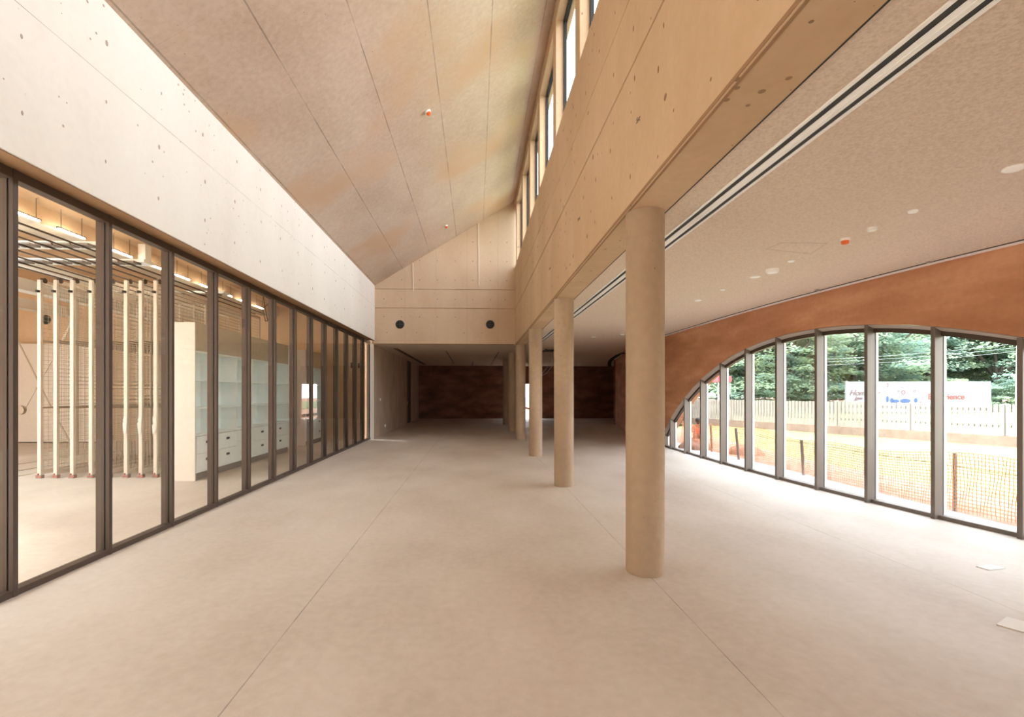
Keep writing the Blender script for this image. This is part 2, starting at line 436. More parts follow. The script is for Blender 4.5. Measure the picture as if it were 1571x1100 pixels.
for ya, yb in zip(mys, mys[1:]):
    b = NB(); poly(b, [(XM-.04, ya+.043, .05), (XM-.04, yb, .05), (XM-.04, yb, 3.28), (XM-.04, ya+.043, 3.28)])
    child('pane', b, M['glass_left'], w1)
# last bay: door leaf with transom
ya = mys[-1]
b = NB(); box(b, XM-.07, XM-.01, ya+.04, YG, 2.2, 2.26); child('transom', b, M['bronze'], w1)

# ------------------------------------------------------------------ arched window in the curved wall
def arch_window(name, yc, mull, lo, hi):
    w = empty(name, (wp(yc, .1).x, yc, 0), kind='structure')
    GO = .135
    # sill
    b = NB(); prev = None; yy = lo
    while yy <= hi + 1e-6:
        pts = [wp(yy, .06), wp(yy, .19)]
        cur = [b.verts.new((pts[0].x, pts[0].y, 0)), b.verts.new((pts[0].x, pts[0].y, .05)), b.verts.new((pts[1].x, pts[1].y, .05)), b.verts.new((pts[1].x, pts[1].y, 0))]
        if prev:
            for k_ in range(4): b.faces.new((prev[k_], prev[(k_+1)%4], cur[(k_+1)%4], cur[k_]))
        else: b.faces.new(cur[::-1])
        prev = cur; yy += (hi-lo)/48
    b.faces.new(prev); child('sill_frame', b, M['frame_grey'], w)
    # arched head frame, straight facets between mullions
    def za(y): return max(.0, math.sqrt(max(RA**2-(y-yc)**2, 0))-(RA-HA))
    pts = [lo] + [m_ + .03 for m_ in sorted(mull) if lo < m_ < hi] + [hi]
    fine = []
    for p_, q_ in zip(pts, pts[1:]):
        fine += [p_ + (q_-p_)*j/4 for j in range(4)]
    fine.append(hi)
    b = NB(); prev = None
    for y in fine:
        z = za(y); a_, o_ = wp(y, .10), wp(y, .17)
        th = .075
        cur = [b.verts.new((a_.x, a_.y, max(z-.115, 0))), b.verts.new((a_.x, a_.y, max(z-.045, .001))), b.verts.new((o_.x, o_.y, max(z-.045, .001))), b.verts.new((o_.x, o_.y, max(z-.115, 0)))]
        if prev:
            for k_ in range(4): b.faces.new((prev[k_], prev[(k_+1)%4], cur[(k_+1)%4], cur[k_]))
        else: b.faces.new(cur[::-1])
        prev = cur
    b.faces.new(prev); child('head_frame', b, M['bronze'], w)
    # pale lining of the arch between its edge and the frame
    b = NB(); prev = None
    for y in [lo + (hi-lo)*j/96 for j in range(97)]:
        z = za(y)-.004; a_, o_ = wp(y, .012), wp(y, .11)
        cur = [b.verts.new((a_.x, a_.y, z)), b.verts.new((o_.x, o_.y, z)), b.verts.new((o_.x, o_.y, z-.055)), b.verts.new((a_.x, a_.y, z-.012))]
        if prev:
            for k_ in range(4): b.faces.new((prev[k_], prev[(k_+1)%4], cur[(k_+1)%4], cur[k_]))
        else: b.faces.new(cur[::-1])
        prev = cur
    b.faces.new(prev); child('arch_lining', b, M['lining'], w)
    for y in mull:
        t_, n_ = XT(y); z = za(y)
        if z < .12: continue
        c = wp(y + .026, .065)
        b = NB(); obox(b, c, n_, t_, .063, .026, 0, z)
        child('mullion', b, M['frame_grey'], w, bevel=.003)
        b = NB(); obox(b, wp(y+.026, .136), n_, t_, .008, .02, .03, z-.02); child('gasket', b, M['gasket'], w)
        b = NB(); obox(b, wp(y+.026, .165), n_, t_, .02, .026, .0, z-.02); child('cap', b, M['white_metal'], w)
    edges = [lo] + sorted(m_ for m_ in mull if lo < m_ < hi) + [hi]
    for p_, q_ in zip(edges, edges[1:]):
        b = NB(); bot, top = [], []
        for j in range(7):
            y = p_ + (q_-p_)*j/6; c = wp(y, GO); bot.append((c.x, c.y, .045)); top.append((c.x, c.y, max(.046, za(y)-.08)))
        vb = [b.verts.new(p) for p in bot]; vt = [b.verts.new(p) for p in top]
        for j in range(6): b.faces.new((vb[j], vb[j+1], vt[j+1], vt[j]))
        child('pane', b, M['glass'], w)
# mullion positions read along the wall
mpx = [1568.7, 1434, 1330.5, 1253, 1191.5, 1144, 1105.5, 1075, 1050, 1028.5]
mr = []
for px in mpx:
    r = ray(px, 602); lo_, hi_ = 3.0, 20.0
    for _ in range(50):
        md = (lo_+hi_)/2
        if r.x/r.y*md < XR(md): lo_ = md
        else: hi_ = md
    mr.append(lo_)
print('right mullions', [round(v, 2) for v in mr])
mr += [4.4, 3.5, 2.6, 14.15]
arch_window('window_2', 8.0, mr, 8.0-HS, 8.0+HS)
arch_window('added_arch_window', -5.9, [-5.9 + j*.95 for j in range(-6, 7)], -5.9-HS, -5.9+HS)  # unseen arched window added to admit side light
# unseen glazed end added behind the camera to light the hall
w4 = empty('added_end_glazing', (1, Y0-.15, 0), kind='structure')
b = NB(); poly(b, [(1.33, Y0-.15, 0), (9.0, Y0-.15, 0), (9.0, Y0-.15, 3.1), (1.33, Y0-.15, 3.1)]); child('pane', b, M['glass'], w4)
for x in [1.36+1.27*j for j in range(7)]:
    b = NB(); box(b, x-.03, x+.03, Y0-.2, Y0-.1, 0, 3.1 if x > 1.3 else 5.0); child('mullion', b, M['frame_grey'], w4)

# ------------------------------------------------------------------ clerestory
w5 = empty('window_5', (1.45, 2, 5.86), kind='structure')
ynear = [yat(1.33, D) for D in (6.27, 8.14, 10.2, 12.0, 13.9, 15.9)] + [4.3-1.94*j for j in range(9)]
for y in ynear:
    b = NB(); box(b, XB, 1.47, y, y+.29, 5.86, 7.83); child('post', b, M['wall_orange'], w5, bevel=.008)
b = NB(); box(b, XB, 1.60, Y0, YE+.01, 7.80, 8.35); child('head_beam', b, M['wall_orange'], w5, bevel=.008)
b = NB(); box(b, 1.46, 1.52, Y0, YE, 5.86, 5.91); box(b, 1.46, 1.52, Y0, YE, 7.75, 7.80); child('frame', b, M['gasket'], w5)
yss = sorted(ynear)
for p_, q_ in zip(yss, yss[1:] + [YE-.28]):
    b = NB(); box(b, 1.46, 1.51, p_+.29, p_+.33, 5.9, 7.78); box(b, 1.46, 1.51, q_-.04, q_, 5.9, 7.78); child('side_frame', b, M['gasket'], w5)
    b = NB(); poly(b, [(1.50, p_+.29, 5.9), (1.50, q_, 5.9), (1.50, q_, 7.78), (1.50, p_+.29, 7.78)]); child('pane', b, M['glass'], w5)

# ------------------------------------------------------------------ columns
lab = ['large round concrete column nearest the camera, dark line of floor joint at its foot',
       'second round concrete column from the camera under the long beam',
       'third round concrete column, in front of the thin one at the end of the beam',
       'fourth round concrete column, standing under the corner of the end wall',
       'shadowed round concrete column in the dark area just past the end wall',
       'furthest round concrete column, deep in the dark area before the back wall']
for i, (D, zt_) in enumerate([(4.372,3.215),(8.40,3.215),(12.38,3.215),(16.5,3.215),(20.35,3.255),(24.4,3.255)]):
    c = (1.512, yat(1.512, D), 0)
    b = NB(); lathe(b, (0,0,0), [(.161, 0), (.167, .012), (.167, zt_-.012), (.167, zt_)], 64)
    o = obj('column', b, M['column'], None, smooth=True); o.location = c
    tag(o, lab[i], 'column', 'round concrete columns in a row')

# ------------------------------------------------------------------ linear slot diffuser along the beam
def diffuser(name, label, x0, y0, y1, z, wd=.20):
    e = empty(name, (x0, y0, z), label, 'air diffuser')
    b = NB()
    for a_, c_ in ((0, .022), (.070, .135), (.178, wd)): box(b, x0+a_, x0+c_, y0, y1, z-.010, z+.0)
    box(b, x0+.098, x0+.106, y0, y1, z-.014, z-.01)
    child('flange', b, M['white'], e)
    b = NB()
    for a_, c_ in ((.022, .070), (.135, .178)): box(b, x0+a_, x0+c_, y0, y1, z-.003, z)
    child('slot', b, M['black'], e); return e
diffuser('slot_diffuser', 'long white twin-slot air diffuser in the ceiling beside the beam', 1.955, Y0+.2, 15.8, ZC)
p0 = onz(604, 534.5, 3.25); p1 = onz(652, 561.5, 3.25)
e = empty('slot_diffuser', p0, 'short dark slot diffuser in the dark area ceiling, beside the left corridor wall', 'air diffuser')
b = NB(); box(b, p0.x-.0, p0.x+.05, p0.y, 29.0, 3.242, 3.25); box(b, p0.x+.09, p0.x+.14, p0.y, 29.0, 3.242, 3.25); child('slot', b, M['black'], e)
# curved slot following the outer wall
e = empty('curved_slot_diffuser', (5.3, 10, ZC), 'thin black curved slot with pale edge strip following the orange arched wall', 'air diffuser')
def ribbon(o1, o2, z0, z1, ya, yb, n=150):
    b = NB(); prev = None
    for j in range(n+1):
        y = ya + (yb-ya)*j/n; a_, c_ = wp(y, o1), wp(y, o2)
        cur = [b.verts.new((a_.x, a_.y, z0)), b.verts.new((c_.x, c_.y, z0)), b.verts.new((c_.x, c_.y, z1)), b.verts.new((a_.x, a_.y, z1))]
        if prev:
            for k_ in range(4): b.faces.new((prev[k_], prev[(k_+1)%4], cur[(k_+1)%4], cur[k_]))
        else: b.faces.new(cur[::-1])
        prev = cur
    b.faces.new(prev); return b
child('edge_strip', ribbon(-.125, -.02, ZC-.008, ZC, Y0+.2, 23.7), M['white'], e)
child('slot', ribbon(-.155, -.125, ZC-.005, ZC, Y0+.2, 23.7), M['black'], e)
b = NB()
pts = [onz(px, py, ZC-.01) for px, py in ((958,541),(948,545),(940,550),(935.5,555),(935,560),(936.5,564))]
for a_, c_ in zip(pts, pts[1:]):
    d_ = (c_-a_); n_ = Vector((d_.y, -d_.x, 0)).normalized()*.10
    prism(b, [a_-n_, a_+n_, c_+n_, c_-n_], (0, 0, .009))
o = obj('curved_slot_diffuser', b, M['black']); tag(o, 'thick black curved slot in the dark ceiling near the rear curved wall', 'air diffuser')

# ------------------------------------------------------------------ ceiling fittings
def disc(px, py, r, name, label, cat, m='white', group=None, h=.02):
    r *= .78
    p = onz(px, py, ZC)
    b = NB(); lathe(b, (0,0,0), [(r*.8, -h), (r, -h*.6), (r, 0)], 24); o = obj(name, b, M[m], None, smooth=True); o.location = p
    return tag(o, label, cat, group)
disc(1556, 257, .085, 'ceiling_speaker', 'largest white round ceiling disc, at the right edge of the acoustic ceiling', 'ceiling fitting', h=.018)
disc(1400.6, 323, .05, 'ceiling_sensor', 'small flat white ceiling disc between the big disc and the orange alarm', 'ceiling fitting')
disc(1337.8, 349.4, .055, 'ceiling_sensor', 'white ceiling disc just right of the orange alarm', 'ceiling fitting', h=.03)
disc(1184.9, 413, .10, 'ceiling_speaker', 'raised white round disc in the middle of the acoustic ceiling, below the hatch', 'ceiling fitting', h=.05)
disc(1158.5, 424.5, .085, 'ceiling_sensor', 'pale flush disc next to the raised white disc below the hatch', 'ceiling fitting', h=.012)
disc(1213.6, 400, .05, 'ceiling_sensor', 'tiny white disc close to the access hatch outline', 'ceiling fitting', h=.015)
disc(1071, 460, .08, 'ceiling_sensor', 'small white disc on the ceiling nearest the large column', 'ceiling fitting')
disc(1109, 444.5, .05, 'ceiling_sensor', 'faint tiny disc between the large column and the raised white disc', 'ceiling fitting', h=.012)
disc(1426, 401.7, .05, 'ceiling_sensor', 'tiny ceiling nozzle near the curved slot, right part', 'ceiling fitting', 'silver', h=.012)
disc(1254, 444.5, .05, 'ceiling_sensor', 'tiny ceiling nozzle near the curved slot, over the arch window', 'ceiling fitting', 'silver', h=.012)
disc(911, 517, .09, 'ceiling_sensor', 'small white disc on the shaded ceiling between the first two columns', 'ceiling fitting')
disc(955, 513, .07, 'ceiling_sensor', 'small pale disc on the shaded ceiling touching the large column outline', 'ceiling fitting')
disc(1553, 379, .04, 'ceiling_sensor', 'little white tab on the curved edge strip at the right', 'ceiling fitting', h=.03)
# orange capped alarm
def alarm(loc, label, tilt=0):
    e = empty('alarm_sounder', loc, label, 'smoke detector')
    b = NB(); lathe(b, (0,0,0), [(.038,-.025),(.048,-.015),(.05,0)], 24); o = obj('base', b, M['white'], e, smooth=True)
    b = NB(); lathe(b, (0,0,0), [(.022,-.062),(.034,-.055),(.036,-.025)], 24); o = obj('cap', b, M['orange'], e, smooth=True)
    e.rotation_euler = (0, tilt, 0); return e
alarm(onz(1296.4, 366, ZC), 'orange capped detector on the flat acoustic ceiling')
TI = -math.atan(.613)
def on_slope(px, py):
    r = ray(px, py); t = (5.2 - XU*.613 - H)/(r.z - .613*r.x); return Vector((r.x*t, r.y*t, H + r.z*t))
alarm(on_slope(656, 171), 'orange and white detector on the sloping concrete ceiling, nearer one', TI).scale = (1.15,)*3
alarm(on_slope(684, 346.5), 'small detector on the sloping ceiling close to the end wall', TI).scale = (1.15,)*3
# access hatch outline
q = [onz(px, py, ZC-.002) for px, py in ((1174.5,382.5),(1200.5,372.5),(1269,373.5),(1244,389.5))]
b = NB()
for a_, c_ in zip(q, q[1:]+q[:1]):
    d_ = c_-a_; n_ = Vector((d_.y, -d_.x, 0)).normalized()*.0018
    prism(b, [a_-n_, a_+n_, c_+n_, c_-n_], (0, 0, .003))
o = obj('access_hatch', b, M['wire']); tag(o, 'faint rectangular access hatch outline in the acoustic ceiling', 'hatch')
# panel joints in the far ceiling
for i, (a_, c_) in enumerate([((684,538),(697,558)), ((765,540),(753,560)), ((726,555),(724,562))]):
    p_, r_ = onz(*a_, 3.248), onz(*c_, 3.248); b = NB(); d_ = r_-p_; n_ = Vector((d_.y, -d_.x, 0)).normalized()*.02
    prism(b, [p_-n_, p_+n_, r_+n_, r_-n_], (0, 0, .003)); struct('trim_%d' % (i+2), b, M['rail'])

# ------------------------------------------------------------------ end wall fittings
for px, lb in ((613.6, 'round black duct opening in the end wall, left one'), (752, 'round black duct opening in the end wall, right one')):
    p = ony(px, 497.8, YE)
    e = empty('duct_opening', (p.x, YE, p.z), lb, 'duct opening', 'round duct openings in the end wall')
    b = NB(); lathe(b, (0,0,0), [(.135,-.012),(.152,-.012),(.152,.0)], 40, 'y'); obj('rim', b, M['plinth'], e, smooth=True)
    b = NB(); lathe(b, (0,0,0), [(.134,-.016),(.134,-.003)], 40, 'y'); obj('disc', b, M['black'], e, smooth=True)
    b = NB(); box(b, -.12, .12, -.022, -.016, -.006, .006); box(b, -.006, .006, -.022, -.016, -.12, .12); obj('cross_bar', b, M['rail'], e)
for px, ya_, yb_, lb in ((733.7, 337, 438, 'long thin white conduit hanging down the end wall below the sloping ceiling'),
                         (633, 403, 446, 'short thin white conduit at the left of the end wall')):
    p, r_ = ony(px, ya_, YE-.02), ony(px+1, yb_, YE-.02)
    b = NB(); tube(b, [(p.x, p.y, p.z), (p.x+.01, p.y, (p.z+r_.z)/2), (r_.x, r_.y, r_.z)], .013, 8)
    o = obj('conduit', b, M['conduit'], None, smooth=True); tag(o, lb, 'conduit')
# tie-bolt marks on the end wall
b = NB()
for zz, xs in ((3.62, (-3,-2,-.4,.2)), (4.15, (-3.1,-2.5,-1.9,-1.3,-.7)), (4.75, (-3.1,-2.5,-1.3,-.7,-.1,.5,1.0)), (5.4, (-2.5,-1.9,-1.3,-.7,-.1,.5,1.05)), (6.05, (-1.9,-1.3,-.7,-.1,.5,1.05)), (6.7, (-.1,.5,1.05))):
    for x in xs: lathe(b, (x, YE-.001, zz), [(.016,-.002),(.018,.0)], 10, 'y')
m_ = obj('tie_hole', b, M['plinth']); tag(m_, 'rows of tiny formwork tie holes across the end wall', 'tie holes', kind='stuff')
# wire stubs sticking out of the beam wall
for px, py, sc, lb in ((982,184,1.0,'bent wire stub sticking out of the beam near the large column'), (890,336,1.0,'bent wire stub on the beam between the first two columns'), (845,412,.9,'small wire stub on the far part of the beam')):
    p = onx(px, py, XB); b = NB()
    tube(b, [p, p+Vector((-.03,-.0,0)), p+Vector((-.035,-.05,-.01))], .004, 6); tube(b, [p+Vector((0,0,.03)), p+Vector((-.03,.0,-.03))], .004, 6)
    o = obj('wire_stub', b, M['plinth']); tag(o, lb, 'wire stub')
# conduit entries on the corridor wall
for px, py, lb in ((583, 613, 'small pale socket box at mid height on the corridor wall'), (590.5, 653, 'small socket box low on the corridor wall')):
    p = onx(px, py, -3.5); b = NB(); box(b, -3.5, -3.47, p.y-.05, p.y+.05, p.z-.05, p.z+.05); o = obj('socket_box', b, M['white'], bevel=.004); tag(o, lb, 'socket')
# cable tray and loose cables in the dark area
p = onz(847, 536, ZC)
e = empty('cable_tray', p, 'short metal cable tray with dangling wires in the dark ceiling', 'cable tray')
b = NB()
for dx in (-.28, .28): box(b, p.x+dx-.02, p.x+dx+.02, p.y-.5, p.y+.5, ZC-.07, ZC-.03)
for dy in (-.4,-.2,0,.2,.4): box(b, p.x-.28, p.x+.28, p.y+dy-.02, p.y+dy+.02, ZC-.06, ZC-.045)
for dx in (-.28, .28):
    for dy in (-.4, .4): box(b, p.x+dx-.008, p.x+dx+.008, p.y+dy-.008, p.y+dy+.008, ZC-.04, ZC)
child('tray', b, M['black'], e)
for a_ in (0, .15):
    b = NB(); tube(b, [(p.x-.1+a_, p.y, ZC-.05), (p.x-.05+a_, p.y, ZC-.5), (p.x-.35+a_, p.y+.1, ZC-.9), (p.x-.8+a_*2, p.y+.1, ZC-1.05)], .012, 6); child('wire', b, M['cable'], e, smooth=True)
p = onz(952, 540, ZC); b = NB()
tube(b, [p, p+Vector((.08,0,-.25)), p+Vector((-.02,0,-.42)), p+Vector((.12,.02,-.62)), p+Vector((-.06,0,-.8))], .014, 6)
tube(b, [p+Vector((.05,0,-.3)), p+Vector((.16,0,-.45)), p+Vector((.14,0,-.66))], .012, 6)
o = obj('loose_cable', b, M['cable'], None, smooth=True); tag(o, 'loose pale cables hanging from the curved black slot', 'cable')
# papers and offcuts on the floor
for i, (px, py, sx_, sy_, rz, lb) in enumerate([(1562, 960, .11, .08, .5, 'white card lying on the floor at the right edge of the view'), (1520, 871, .10, .05, .2, 'thin white sheet on the floor near the arched window')]):
    p = onz(px, py, 0); b = NB(); box(b, -sx_, sx_, -sy_, sy_, .001, .006)
    if i == 0: box(b, -sx_, sx_, -sy_-.01, -sy_+.005, 0, .02)
    o = obj('paper_sheet', b, M['paper']); o.location = p; o.rotation_euler = (0, 0, rz); tag(o, lb, 'paper')
# ------------------------------------------------------------------ side room behind the glass partition
XS = -18.0
b = NB(); box(b, XS-.2, -3.8, YE, YE+.3, 0, 4.315); box(b, XS-.2, -3.8, YE, YE+.3, 4.335, 4.53); box(b, XS-.2, -3.8, YE, YE+.3, 4.55, 5.6); box(b, XS-.1, -3.8, YE+.02, YE+.28, 4.2, 5)
struct('wall_side_back', b, M['side_conc'])
b = NB(); box(b, XS-.3, XS, Y0, YE+.3, 0, 5.6); struct('wall_side_left', b, M['side_conc'])
b = NB(); box(b, XS, -3.8, Y0-.3, Y0, 0, 5.6); struct('wall_side_front', b, M['side_conc'])
b = NB()
box(b, -6.55, -3.80, Y0, YE, 4.45, 5.4)                       # lower strip beside the partition
box(b, XS, -6.55, 7.0, YE, 5.2, 5.45); box(b, XS, -6.55, Y0, -8.0, 5.2, 5.45); box(b, XS, -17, -8.0, 7.0, 5.2, 5.45)
struct('ceiling', b, M['side_conc'])
w6 = empty('added_rooflight', (-9.8, -2.5, 5.4), kind='structure')    # unseen rooflight added to brighten the side room
b = NB(); poly(b, [(-17, -8, 5.4), (-6.55, -8, 5.4), (-6.55, 7, 5.4), (-17, 7, 5.4)]); child('pane', b, M['glass'], w6)
for y in [-8+1.5*j for j in range(11)]:
    b = NB(); box(b, -17, -6.55, y-.03, y+.03, 5.30, 5.38); child('glazing_bar', b, M['white_metal'], w6)
def beam(label, x0, x1, z0, z1, m, y0=-4, y1=YE-.01, flange=0):
    b = NB(); box(b, x0, x1, y0, y1, z0, z1)
    if flange: box(b, x0-flange, x1+flange, y0, y1, z0-.02, z0); 
    o = obj('ceiling_beam', b, m, None, bevel=.004); return tag(o, label, 'beam')
beam('wide grey-beige beam under the side room ceiling, beside the strip lamps', -7.15, -6.60, 4.18, 4.44, M['side_conc'])
beam('added grey-beige sheet for the lit underside of the wide beam, along the strip lamps', -7.16, -6.59, 4.155, 4.178, M['upper_panel'])  # sheet added so the beam's lit underside shows beige
beam('white steel beam over the dark rails in the side room', -8.75, -8.62, 4.02, 4.18, M['cool_white'], flange=.05)
beam('second white steel beam, further left and behind the rack tops', -10.75, -10.55, 4.0, 4.27, M['cool_white'], flange=.06)
beam('third white steel beam at the far left of the side room', -13.6, -13.4, 4.1, 4.4, M['cool_white'], flange=.06)
# strip lamps
first = None
for i, px in enumerate([36, 110, 187, 240, 280, 316, 348, 376, 398]):
    py = 602 - .392*(730-px); p = onz(px, py, 4.13); p.x = max(p.x, -6.52)
    lamps = ['strip lamp cut by the first dark mullion of the left glazing', 'glowing strip lamp high in the first full glass bay', 'glowing strip lamp high in the second full glass bay, left one',
             'glowing strip lamp in the second full glass bay, right of the white box', 'glowing strip lamp in the third glass bay above the cabinet', 'strip lamp behind the mullion between the third and fourth bays',
             'strip lamp in the fourth glass bay', 'strip lamp at the mullion right of the fourth bay', 'furthest strip lamp of the row in the side room']
    e = empty('strip_lamp', p, lamps[i], 'lamp', 'row of strip lamps in the side room')
    b = NB(); box(b, -.02, .02, -.27, .27, .012, .03); obj('housing', b, M['rail'], e)
    b = NB(); box(b, -.016, .016, -.25, .25, -.008, .012); obj('tube', b, M['strip'], e)
    for dy in (-.2, .2):
        b = NB(); box(b, -.003, .003, dy-.003, dy+.003, .03, .319); obj('hanger', b, M['rail'], e)
p = onz(222, 399, 4.15); b = NB(); box(b, p.x-.07, p.x+.07, p.y-.09, p.y+.09, 4.10, 4.44); o = obj('junction_box', b, M['white'], None, bevel=.01)
tag(o, 'small white box hanging between two strip lamps', 'junction box')
# sliding storage screens seen end on
def wire_screen(X, label):
    e = empty('storage_screen', (X, 9.4, 0), label, 'storage rack', 'sliding wire mesh storage screens')
    L, Z0, Z1 = 4.4, .10, 3.70; o0 = len(bpy.data.objects)
    for y in (0, L*.5, L):
        b = NB(); box(b, -.032 if y == 0 else -.02, .032 if y == 0 else .02, y, y+.05, .03, Z1); obj('post', b, M['rack'], e, bevel=.004)
    b = NB(); box(b, -.02, .02, .05, L, Z1-.05, Z1); obj('top_bar', b, M['rack'], e)
    b = NB(); box(b, -.02, .02, .05, L, Z0-.03, Z0+.05); obj('bottom_bar', b, M['rack'], e)
    b = NB()
    for z in (1.30, 2.55): box(b, -.012, .012, .05, L, z, z+.03)
    obj('middle_bar', b, M['wire'], e)
    b = NB(); w_ = .0023
    n = int(L/.10)
    for j in range(1, n): box(b, -w_, w_, j*L/n-w_, j*L/n+w_, Z0, Z1)
    n = int((Z1-Z0)/.075)
    for j in range(1, n):
        z = Z0+(Z1-Z0)*j/n; box(b, .004-w_, .004+w_, .05, L, z-w_, z+w_)
    obj('mesh', b, M['wire'], e)
    b = NB(); box(b, -.05, .05, -.02, .06, .0, .06); obj('foot', b, M['silver'], e)
    b = NB(); box(b, -.03, .07, -.022, -.0, .02, .035); box(b, -.01, .0, -.022, -.0, .03, .09); obj('tape', b, M['red'], e)
    b = NB(); box(b, -.02, .02, -.06, .02, 3.46, 3.50); obj('stop', b, M['black'], e)
    b = NB(); lathe(b, (0, .1, 3.70), [(.05, -.03), (.05, .03)], 14, 'x'); obj('roller', b, M['rail'], e)
    return e
xs = [-8.13, -7.84, -7.54, -7.20, -6.88, -6.56, -6.29, -6.02]
names = ['leftmost wire mesh storage screen behind the first glass bay', 'second wire mesh storage screen from the left, behind the first glass bay', 'third wire mesh storage screen from the left, behind the first glass bay',
         'wire mesh storage screen whose broad post touches the second mullion', 'wire mesh storage screen hidden behind the second mullion', 'left storage screen of the three behind the second glass bay',
         'middle storage screen of the three behind the second glass bay', 'right storage screen of the three behind the second glass bay']
s0 = wire_screen(xs[0], names[0])
for X, nm in zip(xs[1:], names[1:]):
    c = copy_tree(s0, None, (X, 9.4, 0)); c['label'] = nm
    if X > -6.6:                                          # torn white wrapping round the post
        b = NB()
        for k_ in range(5):
            a_ = random.uniform(-.02, .02)
            prism(b, [(-.04+a_, -.006*k_-.004, 1.18-.05*k_), (.05+a_, -.006*k_-.004, 1.16-.04*k_), (.045+a_, -.006*k_-.004, 1.02-.05*k_), (-.02+a_, -.006*k_-.004, 1.0-.06*k_)], (0, .003, 0))
        bmesh.ops.scale(b, vec=(.7, 1, .8), verts=b.verts, space=Matrix.Translation((0,0,-1.05))); obj('wrapping', b, M['warm_panel'], c)
for X, nm in zip(xs, ['over the leftmost screen', 'over the second screen', 'over the third screen', 'over the fourth screen', 'over the hidden fifth screen', 'over the sixth screen', 'over the seventh screen', 'over the rightmost screen']):
    e = empty('overhead_rail', (X, 2, 3.82), 'thin dark overhead rail running towards the camera ' + nm, 'rail', 'overhead rails of the storage screens')
    b = NB(); box(b, X-.008, X+.008, 4.0, 14.2, 3.822, 3.845); child('rail', b, M['rail'], e)
    for y in (7.75, 8.75, 11.5):
        b = NB(); box(b, X-.12, X+.12, y-.10, y+.10, 3.846, 3.875); box(b, X-.01, X+.01, y-.01, y+.01, 3.87, 3.89); child('plate', b, M['plinth'], e)
for y, lb in ((7.9, 'pale cross bar carrying the overhead rails, nearer one'), (8.9, 'pale cross bar carrying the overhead rails, above the screen ends'), (11.6, 'pale cross bar carrying the overhead rails, furthest')):
    b = NB(); box(b, -8.6, -5.8, y-.14, y+.14, 3.88, 3.93); o = obj('cross_bar', b, M['cool_white']); tag(o, lb, 'beam')
for X, lb in ((-10.2, 'guide track on the side room floor, left one'), (-9.35, 'guide track on the side room floor, middle one'), (-8.75, 'guide track on the side room floor beside the leftmost screen')):
    b = NB(); box(b, X-.05, X+.05, 6.0 if X < -9 else 9.2, 15.8, 0.0, .012); o = obj('floor_track', b, M['upper_panel']); tag(o, lb, 'floor track')
# crossed brace rods with tension discs
e = empty('cross_brace', (-11.1, 12.9, 0), 'crossed thin brace rods with round tension discs behind the storage screens', 'brace')
def P13(px, py): return ony(px, py, 12.9)
b = NB(); tube(b, [P13(22, 512), P13(82, 632)], .018, 6); tube(b, [P13(82, 632), P13(114, 690)], .022, 6); child('rod', b, M['wire'], e, smooth=True)
b = NB(); tube(b, [P13(113, 478)+Vector((0,.1,0)), P13(92, 520)+Vector((0,.1,0))], .03, 6); tube(b, [P13(92, 520)+Vector((0,.1,0)), P13(30, 632)+Vector((0,.1,0))], .018, 6); child('rod', b, M['rack'], e, smooth=True)
for px, py in ((31, 629), (82, 631)):
    p = P13(px, py); b = NB(); lathe(b, p, [(.02,-.04),(.12,-.035),(.12,-.015),(.05,-.01),(.05,.02),(.12,.03),(.12,.05)], 20, 'y'); child('tension_disc', b, M['wire'], e, smooth=True)
for X in (-12.2, -10.25):
    b = NB(); box(b, X-.05, X+.05, 12.85, 12.95, 0, 4.0); child('post', b, M['upper_panel'], e)
# white partition against the back wall
p0, p1 = ony(5, 527, 16.0), ony(150, 527, 16.0)
e = empty('partition_panel', ((p0.x+p1.x)/2, 16.1, 0), 'large white partition panels standing before the orange back wall of the side room', 'partition')
for a_, c_ in ((p0.x, ony(58, 0, 16).x), (ony(58.6, 0, 16).x, ony(112, 0, 16).x), (ony(112.6, 0, 16).x, p1.x)):
    b = NB(); box(b, a_, c_, 16.0, 16.3, .03, p0.z); child('panel', b, M['warm_panel'], e, bevel=.005)
p = ony(71, 490.5, YE)
e = empty('duct_opening', (p.x, YE, p.z), 'round black duct opening in the side room wall behind the storage screens', 'duct opening')
b = NB(); lathe(b, (0,0,0), [(.14,-.012),(.158,-.012),(.158,.0)], 40, 'y'); obj('rim', b, M['plinth'], e, smooth=True)
b = NB(); lathe(b, (0,0,0), [(.14,-.016),(.14,-.003)], 40, 'y'); obj('disc', b, M['black'], e, smooth=True)
for px, py, w_, h_, lb in ((540.5, 560.5, .07, .13, 'small framed wall box seen through the far glazing, left one'), (551, 561, .05, .12, 'small framed wall box seen through the far glazing, right one')):
    p = ony(px, py, YE-.01); e = empty('wall_box', p, lb, 'wall box')
    b = NB(); box(b, p.x-w_, p.x+w_, p.y-.05, YE, p.z-h_, p.z+h_); child('case', b, M['upper_panel'], e)
    b = NB(); box(b, p.x-w_*.6, p.x+w_*.6, p.y-.06, p.y-.049, p.z-h_*.7, p.z+h_*.7); child('cover', b, M['rail'], e)

